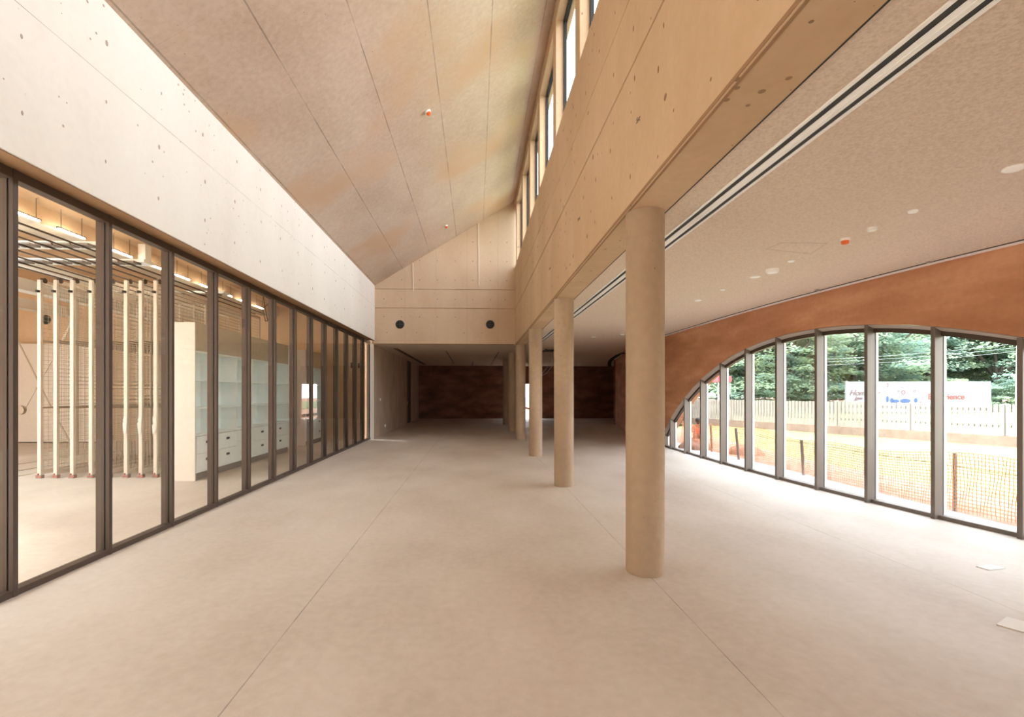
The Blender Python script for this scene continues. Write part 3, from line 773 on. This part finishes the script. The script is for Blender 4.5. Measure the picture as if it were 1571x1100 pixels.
# shelving cabinets: side panel, shelves, drawers
def cabinet(label, y0, y1, ncol, deep, shelf_z, cols=None):
    XF = -5.07; e = empty('shelving_cabinet', (XF-.28, (y0+y1)/2, 0), label, 'cabinet')
    XBk = XF-deep; TOP = 2.87; ST = 2.36
    b = NB(); box(b, XBk, XF, y0-.03, y0, .0, TOP); child('side_panel', b, M['warm_panel'], e, bevel=.003)
    b = NB(); box(b, XBk, XF, y1, y1+.03, .08, TOP); child('side_panel', b, M['cool_white'], e)
    b = NB(); box(b, XF-.36, XF-.33, y0, y1, .1, TOP); child('back_panel', b, M['cool_white'], e)
    b = NB(); box(b, XBk+.03, XF-.01, y0, y1, ST, TOP); child('upper_cupboard', b, M['upper_panel'], e, bevel=.004)
    b = NB(); box(b, XBk+.03, XF-.03, y0, y1+.02, 0, .13); child('plinth', b, M['plinth'], e)
    for z in shelf_z + [ST-.03, .13]:
        b = NB(); box(b, XBk+.03, XF-.004, y0, y1, z, z+.03); child('shelf', b, M['cool_white'], e)
    cols = cols or [y0+(y1-y0)*j/ncol for j in range(ncol+1)]
    for j in range(1, len(cols)-1):
        b = NB(); box(b, XBk+.03, XF-.002, cols[j]-.018, cols[j]+.018, .13, ST); child('divider', b, M['cool_white'], e)
    for j, (ya, yb) in enumerate(zip(cols, cols[1:])):
        rows = [(.165, .47), (.475, .79)] if (yb-ya) > .65 and j != 2 else [(.165, .33), (.335, .56), (.565, .79)]
        for z0, z1 in rows:
            b = NB(); box(b, XF-.30, XF+.002, ya+.022, yb-.022, z0, z1); dr = child('drawer', b, M['cool_white'], e, bevel=.003)
            zc, yc = z1-.12, (ya+yb)/2
            b = NB(); box(b, XF+.002, XF+.012, yc-.055, yc+.055, zc-.022, zc+.022)
            obj('handle', b, M['rail'], dr)
    return e
cabinet('tall pale blue shelving cabinet with drawers, large beige side panel towards the camera', yat(-5.07,8.86), yat(-5.07,13.25), 5, .55, [.80, 1.30, 1.81],
        [yat(-5.07,v) for v in (8.86, 9.62, 10.38, 11.12, 12.1, 13.25)])
cabinet('second, smaller shelving cabinet beyond the large one behind the far glazing', yat(-5.07,14.6), yat(-5.07,16.25), 2, .6, [.80, 1.30, 1.81])
p = onx(402, 461, -5.6)
b = NB(); tube(b, [(p.x, p.y, 4.44), (p.x+.02, p.y+.1, 3.9), (p.x, p.y+.35, 3.55), (p.x, p.y+.6, 3.75), (p.x, p.y+.4, 4.0), (p.x, p.y+.05, 3.8), (p.x, p.y+.2, 3.5), (p.x, p.y+.8, 3.6)], .012, 6)
o = obj('coiled_cable', b, M['rail'], None, smooth=True); tag(o, 'loose coiled dark cable hanging above the large shelving cabinet', 'cable')
# ------------------------------------------------------------------ outside
def ground_mat(name, a, c_, sc=1.2):
    m, t, bb = new_mat(name); g = G(t); co = g.n('ShaderNodeNewGeometry').outputs['Position']
    f = g.noise(co, sc, 6, .65); g.l(g.ramp(f, [(.35, a), (.65, c_)]), bb.inputs['Base Color']); bb.inputs['Roughness'].default_value = .95
    bb.inputs['Specular IOR Level'].default_value = .1; return m
M['apron'] = ground_mat('concrete_apron', (.46,.45,.43), (.55,.54,.52))
M['earth'] = ground_mat('red_earth', (.26,.13,.085), (.34,.20,.15), 2.5)
M['grass'] = ground_mat('sunlit_grass', (.125,.148,.066), (.17,.195,.095), 1.5)
M['fence'] = ground_mat('pale_fence_paint', (.25,.228,.20), (.295,.27,.24), 3)
M['kerb'] = ground_mat('reddish_kerb', (.20,.145,.115), (.25,.185,.15), 3)
M['net'] = simple('orange_net', (.72,.30,.12), .6)
M['stake'] = simple('rusty_stake', (.16,.10,.08), .7)
M['stake_grey'] = simple('grey_stake', (.16,.15,.14), .6)
M['board'] = simple('white_board', (.30,.305,.31), .6)
M['txt_pink'] = simple('mauve_lettering', (.17,.07,.09), .6)
M['txt_red'] = simple('red_lettering', (.30,.055,.045), .6)
M['txt_blue'] = simple('blue_print', (.035,.075,.20), .6)
M['txt_gold'] = simple('pale_gold_print', (.32,.30,.20), .6)
M['skin'] = simple('dark_skin', (.07,.035,.022), .6)
M['cloth_red'] = simple('red_clothing', (.45,.05,.035), .8)
M['cloth_dark'] = simple('dark_clothing', (.10,.03,.03), .8)
M['bark'] = simple('bark', (.10,.085,.07), .9)
M['pole'] = simple('pale_timber_pole', (.30,.27,.24), .8)
M['wirec'] = simple('overhead_wire', (.30,.32,.34), .5)
M['red_roof'] = simple('red_sheet', (.50,.06,.07), .6)
def leaf_mat(name, dk, lt):  # leaf colours lightened and blued to stand in for haze
    m, t, bb = new_mat(name); g = G(t); co = g.n('ShaderNodeNewGeometry').outputs['Position']
    oi = g.n('ShaderNodeObjectInfo').outputs['Random']
    n = g.noise(co, .55, 4, .6); col = g.ramp(n, [(.38, dk), (.62, lt)])
    col = g.mix(g.math('MULTIPLY', oi, .35), col, (.30,.43,.40))
    g.l(col, bb.inputs['Base Color']); bb.inputs['Roughness'].default_value = .8; bb.inputs['Specular IOR Level'].default_value = .2
    tl = g.n('ShaderNodeBsdfTranslucent'); g.l(col, tl.inputs[0]); mx = g.n('ShaderNodeMixShader'); mx.inputs[0].default_value = .55
    g.l(bb.outputs[0], mx.inputs[1]); g.l(tl.outputs[0], mx.inputs[2]); g.l(mx.outputs[0], t.nodes['Material Output'].inputs[0])
    return m
M['leaf'] = leaf_mat('tree_leaves', (.23,.34,.29), (.50,.56,.31))
M['leaf2'] = leaf_mat('dark_tree_leaves', (.21,.32,.28), (.40,.50,.31))

b = NB(); prev = None                                      # paved strip along the arched window
for j in range(60):
    y = Y0 + (24.4-Y0)*j/59; a_ = wp(y, TW-.01); xo = max(6.5 if y > 3 else a_.x+.9, a_.x+.3)
    cur = [b.verts.new((a_.x-.3, y, -.02)), b.verts.new((xo, y, -.02)), b.verts.new((xo, y, -.3)), b.verts.new((a_.x-.3, y, -.3))]
    if prev:
        for k_ in range(4): b.faces.new((prev[k_], prev[(k_+1)%4], cur[(k_+1)%4], cur[k_]))
    prev = cur
o = struct('floor', b, M['apron'])
b = NB(); poly(b, [(5.6, -30, -.03), (8.3, -30, -.03), (8.0, 12, -.03), (9.5, 24, -.03), (9.5, 80, -.03), (5.6, 80, -.03)]); o = obj('bare_earth', b, M['earth']); tag(o, 'strip of bare red earth along the building behind the orange net', 'ground', kind='structure')
b = NB(); poly(b, [(-80, -80, -.27), (160, -80, -.27), (160, 160, -.27), (-80, 160, -.27)]); o = obj('ground', b, M['earth']); tag(o, 'open ground around the building', 'ground', kind='structure')
b = NB(); box(b, 10.62, 60, -60, 90, -.2, -.045); box(b, 8.0, 10.7, -60, 23.5, -.2, -.045); o = obj('lawn', b, M['grass']); tag(o, 'yellow-green lawn between the building and the pale fence', 'lawn', kind='structure')
# orange safety net on stakes
def netx(y): return 6.42 + max(0, 6.2-y)*.15 + .06*math.sin(y*1.3)
for (px, py, tp, lean, m_, lb) in ((1465, 783, 695, 0, 'stake_grey', 'grey stake of the orange net, nearest the camera in the right bay'),
                                 (1233.5, 729, 675, -.05, 'stake', 'rusty stake of the orange net in the middle bays'),
                                 (1134, 705, 657, -.08, 'stake', 'leaning rusty stake left of the middle one'),
                                 (1092.5, 693, 652, -.04, 'stake', 'rusty stake near the sitting worker'),
                                 (1066, 684, 650, 0, 'stake', 'furthest rusty stake of the net')):
    p = onz(px, py, -.02); t_ = H + (p.z-H)*(tp-602)/(py-602); t_ = H - (tp-602)/(py-602)*(H+.02)
    b = NB(); tube(b, [(0,0,-.15), (lean, 0, t_)], .028, 6); o = obj('net_stake', b, M[m_]); o.location = (p.x, p.y, 0); tag(o, lb, 'stake')
b = NB(); st = .042; yy = 5.15; cols_ = []
ph = [random.random()*6 for _ in range(4)]
def ntop(y): return .72 + .05*math.sin(y*1.1+ph[0]) + .03*math.sin(y*2.7+ph[1])
n_y = int((15.2-5.15)/st); rows = 17
gp = {}
for i in range(n_y+1):
    y = 5.15 + i*st
    for r_ in range(rows+1):
        z = ntop(y)*r_/rows; x = netx(y) + .05*math.sin(y*2+z*4)*(z) 
        gp[i, r_] = Vector((x, y + .01*math.sin(z*9+i), z + .0))
w_ = .0034
for i in range(n_y+1):
    for r_ in range(rows):
        a_, c_ = gp[i, r_], gp[i, r_+1]
        v = [b.verts.new(q) for q in (a_+Vector((0,-w_,0)), a_+Vector((0,w_,0)), c_+Vector((0,w_,0)), c_+Vector((0,-w_,0)))]; b.faces.new(v)
        if i < n_y:
            a_, c_ = gp[i, r_+1], gp[i+1, r_+1]
            v = [b.verts.new(q) for q in (a_+Vector((0,0,-w_)), c_+Vector((0,0,-w_)), c_+Vector((0,0,w_)), a_+Vector((0,0,w_)))]; b.faces.new(v)
o = obj('safety_net', b, M['net']); s_ = o.modifiers.new('solid', 'SOLIDIFY'); s_.thickness = .003
tag(o, 'orange plastic safety net sagging between stakes outside the arched window', 'safety net')
# pale paling fence: a run of panels on a reddish kerb
A, B_ = Vector((21.0, 3.5)), Vector((16.15, 14.35)); d_ = Vector((-2, 4.6)).normalized()
A = B_ - d_*12; n_ = Vector((d_.y, -d_.x))
pal_top, pal_bot = 1.24, .28
L_ = 2.4
panel_names = ['nearest', 'second', 'third', 'fourth', 'fifth', 'sixth', 'seventh', 'eighth', 'ninth', 'tenth', 'eleventh', 'twelfth', 'thirteenth']
e0 = empty('paling_fence', (B_.x, B_.y, -.04), 'long pale paling fence on a reddish kerb beyond the lawn', 'fence')
for j in range(11):
    q0 = A + d_*L_*j; b = NB(); zb = -.04
    npal = 17
    for k_ in range(npal):
        c = q0 + d_*(k_+.5)*L_/npal
        obox(b, c, d_, n_, .054, .012, pal_bot, pal_top + random.uniform(-.012, .012))
    ctr = q0 + d_*L_/2
    obox(b, ctr + n_*.035, d_, n_, L_/2, .02, .52, .60); obox(b, ctr + n_*.035, d_, n_, L_/2, .02, 1.02, 1.12)
    child('panel', b, M['fence'], e0)
    b = NB(); obox(b, q0 + n_*.05, d_, n_, .055, .04, -.04, pal_top+.02); child('post', b, M['fence'], e0)
b = NB(); obox(b, A + d_*L_*5.5, d_, n_, L_*5.5, .07, -.06, .27); child('kerb', b, M['kerb'], e0)
# wall/haze of pale boards behind the palings
# roadside board
def text_mesh(body, size, m, parent, loc, rot, shear=0, name='lettering', ext=.01, bold=0):
    cu = bpy.data.curves.new(name, 'FONT'); cu.body = body; cu.size = size; cu.extrude = ext; cu.shear = shear; cu.align_x = 'LEFT'; cu.offset = bold
    t = bpy.data.objects.new(name, cu); COL.objects.link(t); bpy.context.view_layer.update()
    me = bpy.data.meshes.new_from_object(t.evaluated_get(bpy.context.evaluated_depsgraph_get())); bpy.data.objects.remove(t)
    me.materials.clear(); me.materials.append(m)
    o = bpy.data.objects.new(name, me); COL.objects.link(o); o.parent = parent; o.location = loc; o.rotation_euler = rot; return o
DB = 38.0
def bd(px, py): 
    r = ray(px, py); dcam = r.y*cs + r.x*sn; return Vector((r.x*DB/dcam, r.y*DB/dcam, H + r.z*DB/dcam))
c0, c1 = bd(1298, 632), bd(1521, 585.5)
W = (Vector((c1.x, c1.y)) - Vector((c0.x, c0.y))).length; HB = c1.z - c0.z
e = empty('billboard', (c0.x, c0.y, c0.z), 'white roadside billboard with mauve and red lettering beyond the pale fence', 'billboard')
e.rotation_euler = (0, 0, -TH)
b = NB(); box(b, 0, W, .02, .14, 0, HB); obj('board', b, M['board'], e)
b = NB(); 
for x in (.6, W/2, W-.6): box(b, x-.08, x+.08, .15, .3, -c0.z-.1, HB-.1)
obj('leg', b, M['silver'], e)
u = W/223.0
def bt(body, px, py, size, m, sh=0, bold=0): return text_mesh(body, size*u, M[m], e, ((px-1298)*u, .0, (632-py)*u), (math.pi/2, 0, 0), sh, bold=bold)
bt('Homa', 1302.5, 606.5, 12.0, 'txt_pink', .45); bt('ey', 1338.5, 606, 11.5, 'txt_pink', .45); bt('Jgun', 1311, 613, 7, 'txt_pink', .45)
bt('Experience', 1424, 612.5, 12.5, 'txt_red', 0, .012)
b = NB()
for x0, x1, z0, z1 in ((1360,1363.5,608,617), (1366,1371,611,617.5), (1370,1379,613,618), (1382,1396,612,618), (1384,1387,617,625), (1392,1395,617,625), (1370,1373,617,626), (1376,1379,617,626), (1403,1407.5,611,617.5)):
    cx, cz, rx, rz = (x0+x1)/2, (z0+z1)/2, (x1-x0)/2, (z1-z0)/2
    lathe(b, (0,0,0), [(.001, 0)], 3) if False else None
    vs = []
    for t_ in range(14):
        a_ = 2*math.pi*t_/14; vs.append(((cx-1298+rx*math.cos(a_)*1.15)*u, .012, (632-cz+rz*math.sin(a_)*1.1)*u))
    prism(b, vs, (0, -.012, 0))
obj('blue_print', b, M['txt_blue'], e)
b = NB()
for cx, cz, rx, rz in ((1362,591,1.2,3.5), (1379,600,1.5,1.8), (1386,602,3.4,3.2), (1403.5,600,2,2), (1413,619,2,3)):
    for k_ in range(10):
        a0, a1 = 2*math.pi*k_/10, 2*math.pi*(k_+.8)/10
        prism(b, [((cx-1298+rx*f_*math.cos(a_))*u, .012, (632-cz+rz*f_*math.sin(a_))*u) for f_, a_ in ((1,a0),(1,a1),(.6,a1),(.6,a0))], (0, -.01, 0))
obj('grey_print', b, M['txt_pink'], e)
b = NB()
for x0, x1 in ((1425,1441),(1452,1473)): prism(b, [((x0-1298)*u,.012,(632-594.5)*u),((x1-1298)*u,.012,(632-594.5)*u),((x1-1298)*u,.012,(632-593)*u),((x0-1298)*u,.012,(632-593)*u)], (0,-.01,0))
for k_ in range(6): prism(b, [((1493+k_*2.4-1298)*u,.012,(632-595-(k_%2))*u),((1494.8+k_*2.4-1298)*u,.012,(632-595-(k_%2))*u),((1494.8+k_*2.4-1298)*u,.012,(632-591)*u),((1493+k_*2.4-1298)*u,.012,(632-591)*u)], (0,-.01,0))
obj('gold_print', b, M['txt_gold'], e)
# red roofed roadside shelter and white things by the trees
r = ray(1108, 602); kk = 36/(r.y*cs+r.x*sn); kp = Vector((r.x*kk, r.y*kk, 0))
e = empty('roadside_kiosk', kp, 'small red roofed kiosk under the trees beyond the fence', 'kiosk')
b = NB(); box(b, -.55, .45, -.5, .5, 2.35, 2.75); obj('roof', b, M['red_roof'], e, bevel=.03)
b = NB(); box(b, -.5, -.44, -.4, -.3, -.25, 2.36); box(b, .34, .4, -.4, -.3, -.25, 2.36); obj('post', b, M['board'], e)
b = NB(); box(b, -.2, .4, -.4, .3, -.25, 1.45); box(b, -.15, .3, -.42, -.38, 1.6, 1.66); box(b, -.15, .3, -.42, -.38, 1.75, 1.81); obj('counter', b, M['board'], e)
b = NB(); lathe(b, (0,0,0), [(.25,-.3),(.55,-.1),(.6,.25),(.4,.55),(.1,.65)], 12); o = obj('white_tank', b, M['board'], None, smooth=True)
r = ray(1092, 606); kk = 30/(r.y*cs+r.x*sn); o.location = (r.x*kk, r.y*kk, 1.32); o.scale = (.42,)*3
b = NB(); box(b, -.3, .3, -.3, .3, -3.75, -.31); st_ = obj('stand', b, M['silver'], o); tag(o, 'white rounded tank standing behind the fence near the red roof', 'tank')
# utility poles and wires
for px, D_, h_, lb, ln in ((1563, 27, 7.5, 'pale timber pole at the right edge beyond the fence', .0), (1570.5, 24, 7.5, 'white metal pole at the very right edge', 0)):
    r = ray(px, 602); kk = D_/(r.y*cs+r.x*sn); b = NB(); tube(b, [(-.06,0,-.3), (.06,0,h_)], [.13,.09], 10) if px < 1565 else tube(b, [(0,0,-.3), (0,0,h_)], .06, 10)
    o = obj('utility_pole', b, M['pole' if px < 1565 else 'board'], None, smooth=True); o.location = (r.x*kk, r.y*kk, 0); tag(o, lb, 'pole')
def at(px, py, D_):
    r = ray(px, py); kk = D_/(r.y*cs+r.x*sn); return Vector((r.x*kk, r.y*kk, H+r.z*kk))
for i, (a_, c_, lb) in enumerate([((1250,552),(1700,508),'upper overhead wire crossing the trees'), ((1250,556),(1700,515),'second overhead wire just under the upper one'), ((1250,561),(1700,521),'lowest overhead wire crossing the trees')]):
    p, q_ = at(*a_, 30), at(*c_, 27); b = NB(); tube(b, [p.lerp(q_, t_/12) - Vector((0,0,.25*math.sin(math.pi*t_/12))) for t_ in range(13)], .009, 5)
    o = obj('overhead_wire', b, M['wirec']); tag(o, lb, 'wire')
# earth heaps by the net
for px, py, sx_, lb in ((1118, 699, .55, 'low heap of red earth by the net'), (1040, 690, .6, 'red mound of earth at the foot of the arch')):
    p = onz(px, py, 0); b = NB(); bmesh.ops.create_icosphere(b, subdivisions=3, radius=1)
    for v in b.verts: v.co *= 1 + .12*math.sin(v.co.x*5+v.co.y*3); v.co.z = max(v.co.z, -.1)
    o = obj('earth_heap', b, M['earth'], None, smooth=True); o.location = (p.x+.75, p.y+.6, -.05); o.scale = (sx_*.7, sx_, sx_*.45); tag(o, lb, 'earth heap')
# sitting worker in red
def skin_body(name, pts, edges, m, parent, sub=2):
    me = bpy.data.meshes.new(name); me.from_pydata([p[0] for p in pts], edges, []); o = bpy.data.objects.new(name, me); COL.objects.link(o)
    sk = o.modifiers.new('skin', 'SKIN'); me.skin_vertices or None
    for i, p in enumerate(pts):
        v = me.skin_vertices[0].data[i]; v.radius = (p[1], p[1] if len(p) < 3 else p[2]); v.use_root = (i == 0)
    ss = o.modifiers.new('sub', 'SUBSURF'); ss.levels = ss.render_levels = sub
    me.materials.append(m); o.parent = parent
    for pol in me.polygons: pol.use_smooth = True
    return o
pw = onz(1064, 681, -.02)
pe = empty('person', (pw.x+.15, pw.y, -.03), 'person in red clothing sitting low by the orange net outside', 'person')
pe.rotation_euler = (0, 0, math.radians(-20))
P_ = [((0,0,.30),.13), ((0,.02,.48),.12), ((0,.0,.68),.13), ((0,-.01,.78),.055), ((0,-.02,.84),.06), ((0,-.03,.93),.085,.1), ((0,-.03,1.0),.06),
      ((-.17,0,.70),.06), ((-.22,-.12,.52),.045), ((-.10,-.30,.46),.035), ((.17,0,.70),.06), ((.22,-.12,.52),.045), ((.10,-.30,.46),.035),
      ((-.11,-.05,.28),.09), ((-.14,-.40,.40),.07), ((-.14,-.42,.05),.05), ((-.14,-.53,.03),.04),
      ((.11,-.05,.28),.09), ((.14,-.40,.40),.07), ((.14,-.42,.05),.05), ((.14,-.53,.03),.04)]
E_ = [(0,1),(1,2),(2,3),(3,4),(4,5),(5,6),(2,7),(7,8),(8,9),(2,10),(10,11),(11,12),(0,13),(13,14),(14,15),(15,16),(0,17),(17,18),(18,19),(19,20)]
def pick(idx, grow=0):
    mp = {i: j for j, i in enumerate(idx)}
    return [(P_[i][0],) + tuple(r_ + grow for r_ in P_[i][1:]) for i in idx], [(mp[a_], mp[c_]) for a_, c_ in E_ if a_ in mp and c_ in mp]
sc_ = .78; pe.scale = (sc_,)*3
skin_body('body', P_, E_, M['skin'], pe)
skin_body('jacket', *pick([1,0,2,7,8,9,10,11,12], .015), M['cloth_red'], pe)
skin_body('trousers', *pick([0,13,14,15,17,18,19], .012), M['cloth_dark'], pe)
b = NB(); bmesh.ops.create_icosphere(b, subdivisions=3, radius=.112, matrix=Matrix.Translation((0,-.005,.975)))
bmesh.ops.delete(b, geom=[v for v in b.verts if v.co.z < .93 and v.co.y < .02], context='VERTS'); obj('hair', b, M['black'], pe, smooth=True)
for i in range(2):
    for f_ in range(5):
        sx_ = -1 if i == 0 else 1; b = NB(); bx_ = sx_*.10 + (f_-2)*.014
        tube(b, [(bx_, -.31, .455), (bx_, -.345-.006*(2-abs(f_-2)), .45), (bx_, -.36, .43)], .008, 6); obj('finger', b, M['skin'], pe, smooth=True)
b = NB(); box(b, pw.x-.05, pw.x+.35, pw.y-.15, pw.y+.15, -.03, .16); o = obj('concrete_block', b, M['kerb'], None, bevel=.01); tag(o, 'block the red clothed person sits on', 'block')

# trees: layered umbrella crowns of leaf tufts
def tree_mesh(seed, w, h, nclu, leafs, dens=1):
    rnd = random.Random(seed); vs, fs = [], []
    for c in range(nclu):
        a = rnd.uniform(0, 2*math.pi); rr = w*math.sqrt(rnd.random()); zz = h*(.12 + .88*rnd.random()**.8)
        rr *= (1.0 - .45*max(0, (zz/h-.55))*2)
        cx, cy = rr*math.cos(a), rr*math.sin(a)
        cw = rnd.uniform(.9, 1.9); ch = cw*rnd.uniform(.25, .45)
        for l in range(leafs):
            # tuft of leaves on the upper shell of a flattened pad
            u_, t = rnd.uniform(0, 2*math.pi), rnd.random()**.5
            px, py = cx + cw*t*math.cos(u_), cy + cw*t*math.sin(u_); pz = zz + ch*math.sqrt(max(0, 1-t*t))*rnd.uniform(-.4, 1) 
            s = rnd.uniform(.10, .21); n = Vector((rnd.gauss(0,.5), rnd.gauss(0,.5), 1)).normalized(); e1 = n.orthogonal().normalized(); e1.rotate(Matrix.Rotation(rnd.uniform(0,6.28), 3, n)); e2 = n.cross(e1)
            p = Vector((px, py, pz)); k0 = len(vs)
            vs += [p-e1*s, p+e2*s*.5, p+e1*s, p-e2*s*.5]; fs.append((k0, k0+1, k0+2, k0+3))
    me = bpy.data.meshes.new('crown'); me.from_pydata(vs, [], fs); return me
crowns = [tree_mesh(1, 7.0, 9.5, 150, 170), tree_mesh(2, 6.0, 8.5, 130, 170), tree_mesh(3, 5.0, 10, 120, 170)]
for me, mm in zip(crowns, ('leaf', 'leaf2', 'leaf')): me.materials.append(M[mm])
def trunk(seed, w, h):
    rnd = random.Random(seed); b = NB(); tube(b, [(0,0,-.3), (.1,.05,1.6), (0,.1,3.2)], [.42,.33,.28], 10)
    for k_ in range(7):
        a = 2*math.pi*k_/7+rnd.uniform(-.3,.3); rr = w*rnd.uniform(.45,.85)
        tube(b, [(0,.1,3.0), (rr*.35*math.cos(a), rr*.35*math.sin(a), 4.6), (rr*math.cos(a), rr*math.sin(a), h*rnd.uniform(.55,.9)+1.2)], [.2,.13,.05], 6)
    return b
trunks = [trunk(1, 7, 9.5), trunk(2, 6, 8.5), trunk(3, 5, 10)]
tm = []
for tb in trunks:
    me = bpy.data.meshes.new('trunk'); bmesh.ops.recalc_face_normals(tb, faces=tb.faces); tb.to_mesh(me); tb.free(); me.materials.append(M['bark']); tm.append(me)
spots = [(1085,44,0,.95,'feathery green tree seen left of the arch window, above the red roof'), (1150,48,1,1.1,'green tree right of the red roof, in the third and fourth bays'), (1205,43,2,.95,'green tree in the bay left of the middle mullion'),
         (1262,52,0,1.2,'large spreading tree at the middle bays behind the fence'), (1312,46,1,1.0,'tree at the left end of the billboard'), (1366,58,0,1.25,'broad tree directly behind the billboard middle'),
         (1425,50,2,1.1,'tree behind the red lettering of the billboard'), (1480,57,0,1.2,'broad tree behind the right part of the billboard'), (1530,47,1,1.05,'tree right of the billboard, left of the timber pole'),
         (1590,50,0,1.2,'tree at the right edge behind the poles'), (1120,62,0,1.3,'distant tree behind the red roof'), (1235,66,2,1.35,'distant tall tree between the middle bays'), (1340,70,0,1.5,'distant tall tree above the left end of the billboard'),
         (1450,72,1,1.6,'distant tall tree above the billboard'), (1560,70,0,1.5,'distant tall tree near the right edge'), (1660,56,2,1.3,'tree just outside the right edge of the window view'), (1760,50,0,1.3,'tree further right along the road'),
         (1035,52,0,1.1,'tree behind the lowest left bays of the arched window'), (1050,60,1,1.3,'distant tree behind the leftmost window bays')]
for i, (px, D_, kd, sc, lb) in enumerate(spots):
    p = at(px, 602, D_); e = empty('tree', (p.x, p.y, 0), lb, 'tree', 'trees along the road behind the fence'); e.rotation_euler = (0, 0, i*1.7); e.scale = (sc, sc, sc)
    o = bpy.data.objects.new('crown', crowns[kd]); COL.objects.link(o); o.parent = e; o.location = (0, 0, 0)
    o = bpy.data.objects.new('trunk', tm[kd]); COL.objects.link(o); o.parent = e

# shrubs and undergrowth filling the foot of the trees
for i in range(15):
    px = 1040 + i*41 + random.uniform(-8, 8); D_ = random.uniform(40.5, 43) if not 1270 < px < 1545 else random.uniform(42, 47)
    p = at(px, 602, D_); lb = 'green bush at the foot of the trees, ' + ['behind the leftmost bays', 'behind the red kiosk', 'right of the red kiosk', 'in the third full bay', 'left of the middle bays', 'in the middle bays', 'just left of the billboard', 'behind the left end of the billboard', 'behind the billboard picture',
        'behind the billboard centre', 'behind the red lettering', 'at the right end of the billboard', 'behind the timber pole', 'right of the poles', 'furthest right along the road'][i]
    o = bpy.data.objects.new('bush', crowns[i % 2]); COL.objects.link(o); o.location = (p.x, p.y, -1.2); o.scale = (.40, .40, .40+.06*random.random()); o.rotation_euler = (0,0,i)
    tag(o, lb, 'bush', 'bushes at the foot of the trees')
